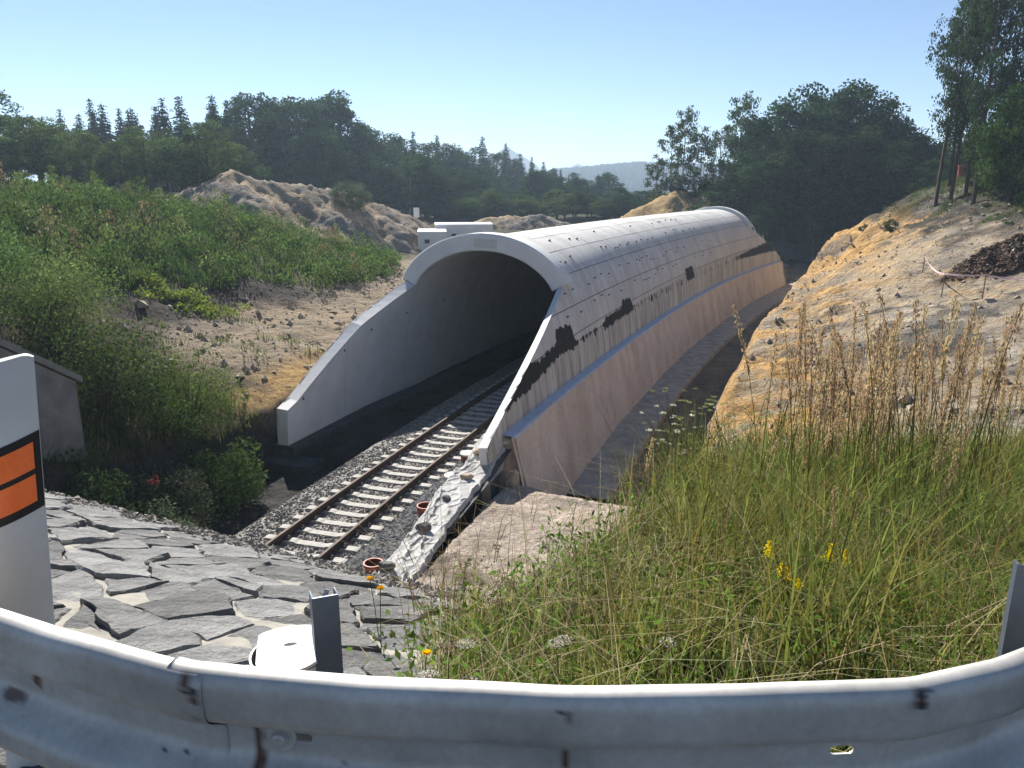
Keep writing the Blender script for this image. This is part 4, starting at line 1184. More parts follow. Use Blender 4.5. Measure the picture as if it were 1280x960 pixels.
# ------------------------------------------------------------------ reflector post at the left edge
def build_reflector_post():
    t = empty("reflector_post", (-1.44, 1.95, 6.15), "white roadside reflector post with two slanted orange bars on a black band", "reflector post")
    t.rotation_euler = (0, math.radians(3.8), math.radians(22))
    W = .075; n = 13
    us = np.linspace(-1, 1, n)
    def top(u): return 1.41 + .022 * u - .012 * (u > .75) * (u - .75) * 4
    def shell(z0f, z1f, off, rng_u=(-1, 1)):
        u = np.linspace(rng_u[0], rng_u[1], n); vs = []
        for uu in u:
            y = -(.022 * (1 - uu ** 2)) - off
            vs += [(uu * W, y, z0f(uu)), (uu * W, y, z1f(uu))]
        back = [(uu * W, (.030 * (1 - uu ** 2)) + .008 if off == 0 else -(.022 * (1 - uu ** 2)) - off + .003, zz(uu)) for uu in u for zz in (z0f, z1f)]
        k = len(vs); fs = []
        for i in range(n - 1):
            a = 2 * i
            fs += [(a, a + 2, a + 3, a + 1), (k + a, k + a + 1, k + a + 3, k + a + 2), (a + 1, a + 3, k + a + 3, k + a + 1), (a, k + a, k + a + 2, a + 2)]
        fs += [(0, 1, k + 1, k), (k - 2, 2 * k - 2, 2 * k - 1, k - 1)]
        b = MB(); b.add(vs + back, fs); return b
    shell(lambda u: -.2, top, 0).build("body", M['white_paint'], t)
    sl = .035
    shell(lambda u: .962 + sl * u, lambda u: 1.182 + sl * u, .002).build("black_band", M['black_paint'], t)
    shell(lambda u: 1.082 + sl * u, lambda u: 1.158 + sl * u, .005, (-.8, .8)).build("reflector", M['orange'], t)
    shell(lambda u: .988 + sl * u, lambda u: 1.066 + sl * u, .005, (-.8, .8)).build("reflector", M['orange'], t)
build_reflector_post()

# ------------------------------------------------------------------ leaves and trees
def leaf_quads(c, size, tint, asp=.55, up=.0, dirs=None, droop=None):
    """one diamond leaf (or leaf spray) per centre"""
    n = len(c)
    d = rng.normal(size=(n, 3)) if dirs is None else dirs + rng.normal(size=(n, 3)) * .35
    d[:, 2] += up
    d /= np.linalg.norm(d, axis=1)[:, None] + 1e-9
    w = np.cross(d, rng.normal(size=(n, 3))); w /= np.linalg.norm(w, axis=1)[:, None] + 1e-9
    s = np.asarray(size)[:, None] if np.ndim(size) else np.full((n, 1), size)
    v = np.stack([c - d * s * .5, c + w * s * asp * .5, c + d * s * .5, c - w * s * asp * .5], 1).reshape(-1, 3)
    f = np.arange(4 * n).reshape(n, 4)
    return v, f, np.repeat(tint, 4, 0)
def tints(n, base, var=.28, warm=.12):
    b = np.asarray(base, float)[None] * (1 + rng.uniform(-var, var, (n, 1)))
    b = b * (1 + rng.uniform(-warm, warm, (n, 3)))
    return b
def in_ball(n):
    p = rng.normal(size=(n, 3)); p /= np.linalg.norm(p, axis=1)[:, None]
    return p * (rng.uniform(.25, 1, n) ** .5)[:, None]

def limb_mesh(limbs, n=6):
    b = MB()
    for pts, r in limbs: b.tube(pts, r, n)
    return b
def tree_proto(kind, seed):
    """tree about 16 m tall; returns (crown verts, faces, tint, limbs)"""
    r = np.random.default_rng(seed)
    V, F, Tn, limbs = [], [], [], []; k = 0
    def put(c, size, tint, **kw):
        nonlocal k
        v, f, t = leaf_quads(c, size, tint, **kw); V.append(v); F.append(f + k); Tn.append(t); k += len(v)
    H = 16.0
    if kind == 'spruce':
        lean = r.normal(size=2) * .2
        limbs.append(([(0, 0, -.5), (lean[0] * .5, lean[1] * .5, H * .5), (lean[0], lean[1], H)], [.22, .13, .02]))
        z = H * r.uniform(.05, .1)
        while z < H - .2:
            R = (3.5 + r.uniform(-.5, .5)) * (1 - z / H) ** .85 + .12
            nb = max(4, int(9 * (1 - z / H) + 4)); ph = r.uniform(0, 6.28)
            for b in range(nb):
                th = ph + b * 6.283 / nb + r.uniform(-.3, .3); Rb = R * r.uniform(.6, 1.15)
                m = max(3, int(Rb * 8)); t = np.linspace(.12, 1, m)
                x = np.cos(th) * Rb * t; y = np.sin(th) * Rb * t; zz = z + .18 * Rb * t - .42 * Rb * t ** 2
                c = np.stack([x + lean[0] * z / H, y + lean[1] * z / H, zz], -1)
                c = np.repeat(c, 3, 0) + r.normal(size=(3 * m, 3)) * np.array([.16, .16, .10])
                dr = np.stack([np.full(3 * m, np.cos(th)), np.full(3 * m, np.sin(th)), np.full(3 * m, -.55)], -1)
                put(c, r.uniform(.42, .75, 3 * m) * (.5 + .5 * Rb / 3), tints(3 * m, (.022, .050, .030), .35), asp=.5, dirs=dr)
            z += r.uniform(.36, .55)
    elif kind in ('broad', 'leafy', 'bush', 'bush_pale'):
        cz, rz, rx = {'broad': (.53, .47, 4.1), 'leafy': (.56, .44, 4.2), 'bush': (.5, .5, 6.5), 'bush_pale': (.45, .5, 10)}[kind]
        base = {'broad': (.045, .084, .030), 'leafy': (.105, .155, .05), 'bush': (.05, .082, .024), 'bush_pale': (.10, .125, .07)}[kind]
        nl = 64
        trunk_top = H * (.62 if kind in ('broad', 'leafy') else .3)
        limbs.append(([(0, 0, -.5), (.15, .1, H * .3), (.1, -.1, trunk_top), (0, 0, H * .85)], [.30, .22, .13, .03]))
        for q in range(nl):
            d = r.normal(size=3); d /= np.linalg.norm(d)
            rad = r.uniform(.45, 1.0) ** .6
            c0 = np.array([d[0] * rx * rad, d[1] * rx * rad, H * cz + d[2] * H * rz * rad * .92])
            if c0[2] > H * cz: c0[:2] *= (1 - .45 * ((c0[2] - H * cz) / (H * rz)) ** 2)
            lr = r.uniform(.75, 1.5) * rx / 3.7
            m = int(100 * (lr / 1.1) ** 1.2 / (rx / 3.7) ** .6)
            pts = in_ball(m) * np.array([lr, lr, lr * r.uniform(.55, .85)]) + c0
            put(pts, r.uniform(.24, .46, m) * (1.0 if rx < 5 else 1.5), tints(m, np.array(base) * r.uniform(.7, 1.35), .3), asp=.65, up=.2)
            if q % 3 == 0:
                zs = max(H * .18, c0[2] - r.uniform(1.5, 4)) * .8
                limbs.append(([(.1, 0, zs), ((c0[0]) * .55, c0[1] * .55, (zs + c0[2]) / 2 + .3), tuple(c0)], [.10, .065, .02]))
    elif kind in ('birch', 'tall'):
        tall = kind == 'tall'
        base = (.070, .112, .040) if not tall else (.045, .070, .034)
        lean = r.normal(size=2) * .5
        zt = lambda z: np.array([lean[0] * (z / H) ** 1.5, lean[1] * (z / H) ** 1.5])
        limbs.append(([(0, 0, -.5), (*zt(H * .3), H * .3), (*zt(H * .65), H * .65), (*zt(H * .97), H * .97)], [.17, .13, .08, .015]))
        z0 = H * (.30 if tall else .18)
        nb = 46 if not tall else 52
        for q in range(nb):
            f = r.uniform(0, 1) ** .85; z = z0 + (H * .97 - z0) * f
            R = (2.15 if not tall else 2.5) * (math.sin(math.pi * min(1, .18 + .82 * (1 - f))) ** .8 * .9 + .1) * r.uniform(.6, 1.1)
            th = r.uniform(0, 6.283); st = np.array([*zt(z), z]); tip = st + np.array([math.cos(th) * R, math.sin(th) * R, R * r.uniform(.15, .6)])
            mid = (st + tip) / 2 + np.array([0, 0, .25])
            limbs.append(([tuple(st), tuple(mid), tuple(tip)], [.035, .022, .008]))
            for e in range(5):
                t = r.uniform(.35, 1.05); o = st + (tip - st) * t + np.array([0, 0, .2 * math.sin(t * 3)])
                m = 15 if not tall else 17; L = r.uniform(.5, 1.3) * (1.0 if not tall else 1.1)
                dz = r.uniform(0, L, m)
                c = o + np.stack([r.normal(0, .2, m), r.normal(0, .2, m), .2 - dz], -1)
                put(c, r.uniform(.2, .38, m) * (1 if not tall else .8), tints(m, np.array(base) * r.uniform(.75, 1.3), .3), asp=.5, dirs=np.tile(np.array([[0, 0, -1.0]]), (m, 1)))
    return np.concatenate(V), np.concatenate(F), np.concatenate(Tn), limbs

PROTO = {}
def proto(kind, idx):
    key = (kind, idx)
    if key not in PROTO:
        v, f, t, limbs = tree_proto(kind, 100 + idx * 7 + hash2(np.array(len(kind)), np.array(ord(kind[0])), 3).item() * 1000 // 1 if False else 100 + idx * 7 + len(kind) * 31 + ord(kind[0]))
        co = mesh_np("crown", v, f, M['leaf'], attr={"tint": t}); tb = limb_mesh(limbs).build("trunk", M['birch_bark'] if kind == 'birch' else M['bark'])
        cm, tm = co.data, tb.data
        bpy.data.objects.remove(co); bpy.data.objects.remove(tb)
        PROTO[key] = (cm, tm)
    return PROTO[key]
def plant_tree(name, kind, idx, x, y, ztop, label, group, zb=None, wide=1.0, minh=2.0):
    if zb is None: zb = float(terrain(np.array([x]), np.array([y]))[0])
    h = (ztop - zb) * (1.07 if kind in ('spruce', 'broad', 'birch', 'leafy') else 1.0)
    if h < minh: return
    cm, tm = proto(kind, idx)
    t = empty(name, (x, y, zb), label, "tree" if 'shrub' not in name else "shrub", group)
    s = h / 16.0; w = s * wide if kind not in ('spruce', 'broad', 'birch', 'leafy') else max(s, (.72 if kind != 'birch' else .8) if h > 8.5 else .40 + .02 * h) * wide
    t.scale = (w, w, s); t.rotation_euler = (0, 0, random.uniform(0, 6.28))
    for nm, me in (("crown", cm), ("trunk", tm)):
        o = bpy.data.objects.new(nm, me); COL.objects.link(o); o.parent = t
FOREST = [('spruce', -62.3, 111.8, 17.8), ('spruce', -62.2, 115.5, 17.4), ('spruce', -58.5, 116.4, 19.0), ('spruce', -56.8, 120.4, 18.2), ('spruce', -55.9, 121.4, 16.7), ('spruce', -51.1, 118.8, 19.8), ('spruce', -49.0, 120.9, 20.1), ('spruce', -48.6, 130.9, 21.6), ('spruce', -45.4, 128.1, 20.5), ('spruce', -44.1, 129.1, 21.3), ('spruce', -43.3, 140.0, 22.8), ('spruce', -41.7, 136.6, 20.4), ('spruce', -7.3, 204.0, 19.8), ('spruce', -1.7, 212.1, 18.6), ('spruce', 2.2, 220.5, 16.5), ('spruce', 5.6, 222.5, 15.6), ('spruce', -17.1, 181.3, 18.5), ('spruce', 14.6, 241.9, 12.9), ('spruce', 17.6, 243.7, 11.1), ('spruce', 9.3, 233.1, 14.8), ('spruce', -21.3, 174.4, 18.9), ('broad', -70.1, 102.1, 19.2), ('broad', -64.3, 99.8, 18.2), ('broad', -40.9, 126.1, 20.4), ('broad', -38.8, 133.4, 20.1), ('broad', -38.3, 136.6, 21.0), ('broad', -35.5, 134.3, 20.2), ('broad', -33.9, 140.4, 21.0), ('broad', -31.8, 141.6, 22.0), ('broad', -29.4, 144.0, 21.1), ('broad', -27.6, 148.2, 18.9), ('broad', -25.6, 151.6, 18.5), ('broad', -23.8, 159.8, 17.7), ('broad', -21.6, 161.2, 17.3), ('broad', -17.9, 171.0, 17.1), ('broad', -13.9, 174.4, 17.2), ('broad', -11.7, 180.6, 16.2), ('broad', -9.5, 191.2, 17.2), ('broad', -4.0, 202.8, 16.4), ('broad', 0.4, 210.9, 15.4), ('broad', 11.3, 225.3, 13.0), ('broad', 20.8, 241.8, 6.8), ('broad', 24.4, 245.5, 1.5), ('spruce', -32.3, 133.3, 16.0), ('spruce', -20.7, 157.8, 13.0), ('broad', -10.4, 174.7, 8.7), ('broad', -9.4, 182.7, 10.4), ('spruce', -8.2, 186.5, 8.9), ('birch', -34.1, 135.6, 14.3), ('broad', -39.6, 114.9, 15.4), ('broad', -43.2, 114.6, 15.3), ('spruce', -41.7, 114.2, 16.5), ('broad', -19.2, 155.7, 12.5), ('broad', 23.0, 239.4, -1.9), ('spruce', 16.0, 225.1, 3.5), ('spruce', -39.4, 125.8, 14.7), ('birch', -30.2, 140.8, 14.5), ('broad', -24.7, 147.8, 11.6), ('birch', -14.7, 164.1, 10.7), ('birch', -13.9, 167.7, 8.4), ('broad', 20.1, 233.9, -1.4), ('birch', -1.5, 194.5, 9.6), ('spruce', -15.2, 166.1, 12.9), ('spruce', -24.1, 147.2, 12.8), ('broad', -6.2, 192.7, 12.7), ('spruce', 18.3, 233.4, 1.1), ('spruce', -38.2, 126.3, 15.2), ('broad', -32.7, 134.3, 14.6), ('broad', 19.1, 231.4, 2.6), ('birch', -12.8, 174.6, 11.4), ('spruce', -13.2, 175.2, 10.1), ('broad', -11.3, 179.0, 9.0), ('birch', -40.0, 114.9, 16.1), ('broad', -33.0, 128.7, 16.9), ('spruce', -31.1, 131.8, 15.3), ('spruce', -29.8, 133.8, 17.4), ('spruce', -17.2, 164.5, 11.1), ('leafy', -51.8, 83.4, 15.6), ('leafy', -57.9, 86.1, 15.0), ('broad', -47.6, 80.6, 13.4), ('birch', -47.5, 85.1, 13.2), ('broad', -40.5, 76.6, 11.7), ('birch', -42.4, 82.6, 12.4), ('broad', -38.8, 79.2, 11.3), ('broad', -38.4, 83.6, 12.0), ('birch', -38.5, 89.3, 14.0), ('birch', -34.0, 86.0, 14.3), ('broad', -32.2, 84.2, 12.9), ('broad', -35.2, 84.9, 11.7), ('broad', -56.5, 91.8, 11.1), ('broad', -50.8, 87.5, 10.6), ('broad', -48.9, 76.5, 11.3), ('broad', -41.7, 83.3, 10.4)]
RIGHT = [('birch', 20.4, 112, 11.8), ('birch', 22.0, 110, 15.4), ('birch', 23.1, 108, 17.0), ('birch', 25.7, 108, 15.0), ('birch', 28.9, 110, 15.4), ('birch', 30.5, 108, 18.6), ('broad', 33.8, 112, 17.1), ('broad', 34.0, 106, 16.6), ('broad', 35.3, 104, 18.6), ('broad', 38.4, 106, 21.0), ('broad', 42.7, 110, 19.5), ('broad', 42.8, 104, 20.1), ('broad', 45.6, 106, 20.6), ('broad', 46.8, 104, 18.9), ('broad', 48.9, 103, 15.9), ('broad', 49.5, 100, 15.4), ('broad', 50.1, 98, 14.1), ('broad', 52.6, 100, 12.8), ('broad', 35.0, 98, 14.6), ('broad', 38.5, 97, 14.1), ('broad', 41.9, 97, 14.5), ('broad', 29.2, 101, 12.4), ('birch', 27.3, 103, 11.0), ('broad', 31.7, 99, 11.4), ('broad', 44.5, 96, 13.1), ('broad', 24.9, 108, 10.1), ('broad', 46.7, 88, 11.0)]
TALL = [('tall', 33.8, 63, 21.9), ('tall', 36.4, 66, 21.5), ('tall', 34.4, 62, 22.5), ('tall', 35.0, 61, 21.8), ('tall', 33.9, 58, 23.6), ('tall', 36.5, 60, 23.1), ('tall', 36.1, 57, 21.9), ('bush', 35.1, 57, 14.8), ('bush', 34.0, 54, 14.9), ('bush', 36.5, 60, 12.9)]
_r = random.Random(91)
def infill(n, x0, x1, yfun, h0, h1, kinds, into):
    for _ in range(n):
        x = _r.uniform(x0, x1); y = yfun(x) + _r.uniform(-5, 5)
        zb = float(terrain(np.array([x]), np.array([y]))[0]); into.append((_r.choice(kinds), x, y, zb + _r.uniform(h0, h1)))
UNDER, UNDER_R = [], []
infill(34, -46, -8, lambda x: 112 + (x + 46) * .75, 6.5, 10.5, ['broad', 'broad', 'broad', 'birch'], UNDER)
infill(30, -14, 28, lambda x: 138 + (x + 14) * 1.5, 5, 8.5, ['broad', 'broad', 'broad', 'spruce'], UNDER)
infill(30, -70, -30, lambda x: 90 + (x + 70) * .25, 4, 7.5, ['leafy', 'leafy', 'birch'], UNDER)
infill(12, -66, -34, lambda x: 122, 12.0, 15.0, ['spruce'], FOREST)
for _i, _q in enumerate(FOREST):
    if _q[0] == 'broad' and _q[1] < -30: FOREST[_i] = ('leafy' if _q[2] < 95 else 'broad', _q[1], _q[2], _q[3] + 1.5)
infill(46, -15, 26, lambda x: 128 + (x + 15) * .25, 2.2, 5.0, ['broad', 'broad', 'leafy'], UNDER)
infill(26, 24, 56, lambda x: 98 - (x - 24) * .12, 4.5, 8.5, ['broad', 'broad', 'broad', 'birch'], UNDER_R)
_ONE = 'first second third fourth fifth sixth seventh eighth ninth tenth eleventh twelfth thirteenth fourteenth fifteenth sixteenth seventeenth eighteenth nineteenth'.split()
_TEN = {20: 'twentieth', 30: 'thirtieth', 40: 'fortieth', 50: 'fiftieth'}
_TENS = {2: 'twenty', 3: 'thirty', 4: 'forty', 5: 'fifty'}
def nth(k):
    return _ONE[k - 1] if k < 20 else (_TEN[k] if k % 10 == 0 else _TENS[k // 10] + '-' + _ONE[k % 10 - 1])
def ranks(lst):
    out = {}
    for kd in set(q[0] for q in lst):
        ids = sorted((i for i, q in enumerate(lst) if q[0] == kd), key=lambda i: lst[i][1] / lst[i][2])
        for r, i in enumerate(ids): out[i] = (r + 1, len(ids))
    return out
def ordinal(i, rk, text):
    r, n = rk[i]
    return text.format('leftmost' if r == 1 else 'rightmost' if r == n else nth(r) + ' from the left')
LBL = {'spruce': ('spruce_tree', 'dark pointed spruce of the left forest, {} of them', 'spruces of the left forest'),
       'broad': ('broadleaf_tree', 'dark broadleaf tree of the forest behind the brown heap, {} of them', 'broadleaf trees of the left forest'),
       'birch': ('birch_tree', 'slim light green birch of the left forest, {} of them', 'birches of the left forest'),
       'leafy': ('leafy_tree', 'light green leafy tree before the spruces, {} of them', 'light green leafy trees before the spruces')}
_rk = ranks(FOREST)
for i, (kind, x, y, zt) in enumerate(FOREST):
    nm, lb, gr = LBL[kind]; lb = ordinal(i, _rk, lb)
    plant_tree(nm, kind, i % {'spruce': 5, 'broad': 4, 'birch': 3, 'leafy': 3}[kind], x, y, zt, lb, gr, wide=random.uniform(.85, 1.4))
for i, (kind, x, y, zt) in enumerate(UNDER):
    plant_tree({'spruce': 'young_spruce', 'broad': 'young_broadleaf_tree', 'birch': 'young_birch', 'leafy': 'leafy_bush'}[kind], kind, i % (2 if kind == 'leafy' else 3), x, y, zt, {'spruce': 'young low spruce filling the foot of the left forest', 'broad': 'low bushy tree filling the foot of the left forest', 'birch': 'low young birch at the foot of the left forest', 'leafy': 'light green leafy bush at the foot of the left forest'}[kind],
               {'spruce': 'young spruces at the foot of the left forest', 'broad': 'bushy trees at the foot of the left forest', 'birch': 'young birches at the foot of the left forest', 'leafy': 'light green bushes before the left forest'}[kind], wide=random.uniform(1.0, 1.35))
for i, (kind, x, y, zt) in enumerate(UNDER_R):
    plant_tree({'broad': 'young_broadleaf_tree', 'birch': 'young_birch'}[kind], kind, i % 3, x, y, zt, {'broad': 'low bushy tree at the foot of the dark grove on the right', 'birch': 'low young birch at the foot of the dark grove on the right'}[kind],
               {'broad': 'bushy trees at the foot of the right grove', 'birch': 'young birches at the foot of the right grove'}[kind], wide=random.uniform(1.0, 1.35))
_rk = ranks(RIGHT)
for i, (kind, x, y, zt) in enumerate(RIGHT):
    nm = {'birch': 'birch_tree', 'broad': 'broadleaf_tree'}[kind]
    plant_tree(nm, kind, i % (3 if kind == 'birch' else 4), x, y, zt,
               ordinal(i, _rk, 'slender birch of the grove behind the far tunnel mouth, {} of them' if kind == 'birch' else 'dense dark broadleaf tree behind the far tunnel mouth, {} of them'),
               'birches of the grove on the right' if kind == 'birch' else 'dark broadleaf trees of the grove on the right', wide=random.uniform(1.0, 1.25))
_rk = ranks(TALL)
for i, (kind, x, y, zt) in enumerate(TALL):
    if kind == 'tall':
        plant_tree('tall_birch', 'tall', i % 3, x, y, zt, ordinal(i, _rk, 'tall bare-stemmed birch on the right hilltop, {} of them'), 'tall birches on the right hilltop', wide=1.0)
    else:
        plant_tree('young_tree', 'bush', i % 2, x, y, zt, ordinal(i, _rk, 'low green young tree below the tall hilltop birches, {} of them'), 'young trees under the tall birches', wide=.8)
# single shrubs on and beside the heaps
plant_tree('shrub', 'bush_pale', 0, -17.0, 83, 8.9, 'round pale grey-green shrub on the ridge of the left spoil heap', None, zb=5.6, wide=1.0)
for x, y, zt, zb in ((33.5, 92, 3.6, 1.4), (36.0, 93, 3.4, 1.4), (38.5, 91, 3.5, 1.6), (31.5, 95, 3.8, 1.5)):
    plant_tree('shrub', 'bush', 0, x, y, zt, 'low green shrub at the foot of the grey heap beyond the tunnel', 'shrubs at the foot of the grey heap', zb=zb, wide=1.3, minh=1)
for x, y, h in ((41.8, 69, 1.3), (39.5, 70, 1.0), (36.5, 72, 1.1), (35.7, 61, 1.4), (33.5, 52, .8), (30.0, 62, 1.1), (31.5, 70, .9)):
    zb = float(terrain(np.array([x]), np.array([y]))[0])
    plant_tree('shrub', 'bush', 1, x, y, zb + h, 'small dark green shrub on the upper slope of the right bank', 'small shrubs on the right bank', zb=zb, wide=1.2, minh=.5)

# ------------------------------------------------------------------ spoil heaps
def heap(name, ridge, width, seed, c1, c2, label, xr, yr, res=.3, split=None):
    xs = np.arange(xr[0], xr[1], res); ys = np.arange(yr[0], yr[1], res)
    X, Y = np.meshgrid(xs, ys, indexing='ij')
    best = np.full(X.shape, -9.0); zr = np.zeros(X.shape)
    rd = np.array(ridge, float)
    ground = terrain(X, Y)
    top = np.full(X.shape, -50.0)
    for (x0, y0, z0, w0), (x1, y1, z1, w1) in zip(rd[:-1], rd[1:]):
        dx, dy = x1 - x0, y1 - y0; t = np.clip(((X - x0) * dx + (Y - y0) * dy) / (dx * dx + dy * dy + 1e-9), 0, 1)
        d = np.hypot(X - x0 - t * dx, Y - y0 - t * dy)
        z = z0 + (z1 - z0) * t; w = w0 + (w1 - w0) * t
        h = z - np.maximum(0, d - .5) * (.62 + .12 * fbm(X * .3, Y * .3, 2, seed + 5)) - .25 * np.exp(-d)
        top = np.maximum(top, h)
    n1 = fbm(X * .35, Y * .35, 5, seed); n2 = np.abs(fbm((X + Y) * .9, (X - Y) * .2, 4, seed + 1))
    top = top + .5 * n1 - .55 * n2 + .14 * fbm(X * 1.1, Y * 1.1, 5, seed + 2) - .35 * np.abs(fbm(X * 1.3 + .3 * Y, Y * .3, 3, seed + 7)) + .10 * fbm(X * 3.2, Y * 3.2, 3, seed + 8)
    Z = np.maximum(top, ground - .4)
    k = (top > ground - .35)
    f = grid_faces(*X.shape); f = f[k.ravel()[f].any(1)]
    mixf = sstep(-.25, .3, n1 + .5 * fbm(X * .9, Y * .9, 4, seed + 9))
    if split is not None: mixf = sstep(-1.5, 1.5, X - split + 1.5 * fbm(X * .5, Y * .5, 3, seed + 3))
    col = np.array(c1)[None, None] * (1 - mixf[..., None]) + np.array(c2)[None, None] * mixf[..., None]
    used = np.unique(f); remap = np.full(X.size, -1); remap[used] = np.arange(len(used))
    v = np.stack([X, Y, Z], -1).reshape(-1, 3)[used]
    o = mesh_np(name, v, remap[f], M['soil'], smooth=True, attr={"tint": col.reshape(-1, 3)[used]})
    tag(o, label, "spoil heap"); return o
heap("spoil_heap", [(-33, 76, 7.4, 6), (-27.6, 78, 9.9, 6), (-25.5, 79.5, 8.9, 6), (-22, 82, 8.6, 6), (-18.5, 85, 7.9, 6), (-15.5, 89, 6.6, 6), (-12.6, 92, 5.2, 5), (-10.3, 95, 2.6, 4)], 7, 201, (.40, .31, .215), (.32, .28, .235),
     "long brown spoil heap behind the green bank on the left", (-44, -4), (64, 108))
heap("spoil_heap", [(-6.5, 116, 3.2, 4), (-3.4, 117, 4.3, 4), (0, 118, 4.2, 4), (4.6, 118, 4.3, 4), (7.5, 117, 3.2, 4)], 5, 202, (.42, .33, .22), (.27, .25, .23),
     "low grey and tan spoil heap seen just over the tunnel roof before the forest", (-14, 15), (105, 127), .35)
heap("spoil_heap", [(14.5, 108, 4.2, 4), (18, 107, 5.8, 5), (22.5, 107, 8.1, 6), (25, 106, 7.3, 5), (28.4, 105, 8.2, 6), (31.5, 104, 6.4, 5), (35.0, 103, 3.6, 4)], 6, 203, (.46, .325, .16), (.20, .19, .18),
     "large heap behind the far tunnel collar, yellow at left and dark grey at right", (7, 42), (92, 120), .3, split=25.2)

# ------------------------------------------------------------------ site cabins, board, barrier tape, pipes
M['cabin'] = simple_mat("cabin_paint", (.72, .72, .70), (.62, .62, .60), 2, .6, bump=.05)
M['cabin_roof'] = simple_mat("cabin_roof", (.80, .80, .80), (.68, .68, .68), 1.2, .5, bump=.05)
M['cabin_dark'] = simple_mat("cabin_dark", (.05, .055, .06), None, 3, .5, bump=0)
def cabin(x, y, rot, L, W_, H_, label, door):
    z = float(terrain(np.array([x]), np.array([y]))[0]) - .05
    t = empty("site_cabin", (x, y, z), label, "cabin", "white site cabins beyond the tunnel"); t.rotation_euler = (0, 0, rot)
    b = MB(); b.box((0, 0, H_ / 2 + .15), (L, W_, H_)); b.build("wall", M['cabin'], t)
    b = MB(); b.box((0, 0, H_ + .22), (L + .16, W_ + .16, .14), bevel=.02); b.build("roof", M['cabin_roof'], t)
    for sx in (-1, 1):
        for sy in (-1, 1):
            b = MB(); b.box((sx * (L / 2 - .2), sy * (W_ / 2 - .2), .07), (.25, .25, .16)); b.build("foot", M['cabin_dark'], t)
    if door:
        b = MB(); b.box((L / 2 - .75, -W_ / 2 - .02, 1.0 * H_ / 2.2 + .15), (.8, .06, H_ * .86)); d = b.build("door", M['cabin'], t)
        b = MB(); b.box((L / 2 - .45, -W_ / 2 - .07, H_ * .5), (.06, .06, .14)); b.build("handle", M['cabin_dark'], d)
    b = MB(); b.box((-L * .18, -W_ / 2 - .02, H_ * .62 + .1), (.5, .05, .4)); w = b.build("window", M['cabin_dark'], t)
    for sx in (-1, 1):
        b = MB(); b.box((sx * (L / 2 - .03), -W_ / 2 - .012, H_ / 2 + .15), (.09, .05, H_)); b.build("corner_post", M['cabin_roof'], t)
cabin(-8.6, 84.0, .10, 2.9, 6.0, 2.1, "white site cabin standing nearest, left of the tunnel collar", True)
cabin(-5.6, 90.0, .10, 6.4, 5.0, 2.75, "wide white site cabin half hidden behind the tunnel collar", False)
def info_board():
    x, y = -11.6, 95.5; z = 4.3
    t = empty("board_sign", (x, y, z - 1.2), "small white board on a post at the right end of the brown heap", "sign")
    b = MB(); b.tube([(0, 0, 0), (0, 0, 2.2)], .05, 6); b.build("post", M['galv'], t)
    b = MB(); b.box((0, -.07, 2.0), (.7, .04, 1.2), bevel=.01); b.build("board", M['cabin_roof'], t)
info_board()

def tape_mat():
    m, nt, p = new_mat("barrier_tape", .5, 0, .3)
    uvn = nt.nodes.new("ShaderNodeUVMap"); uvn.uv_map = "run"
    sp = nt.nodes.new("ShaderNodeSeparateXYZ"); nt.links.new(uvn.outputs[0], sp.inputs[0])
    ad = nt.nodes.new("ShaderNodeMath"); ad.operation = 'MULTIPLY_ADD'; nt.links.new(sp.outputs[1], ad.inputs[0]); ad.inputs[1].default_value = 1.2; nt.links.new(sp.outputs[0], ad.inputs[2])
    fr = nt.nodes.new("ShaderNodeMath"); fr.operation = 'FRACT'; nt.links.new(ad.outputs[0], fr.inputs[0])
    gt = nt.nodes.new("ShaderNodeMath"); gt.operation = 'GREATER_THAN'; gt.inputs[1].default_value = .62; nt.links.new(fr.outputs[0], gt.inputs[0])
    c = mixc(nt, (.80, .78, .78), (.55, .05, .05), gt.outputs[0]); nt.links.new(c, p.inputs["Base Color"])
    return m
M['tape'] = tape_mat()
M['stake'] = simple_mat("stake_wood", (.24, .17, .11), (.14, .10, .07), 12, .9, bump=.2)
STK = [(21.3, 38.0, 1.25), (22.0, 35.8, 1.2), (23.2, 32.5, 1.3), (23.4, 44.0, 1.0)]
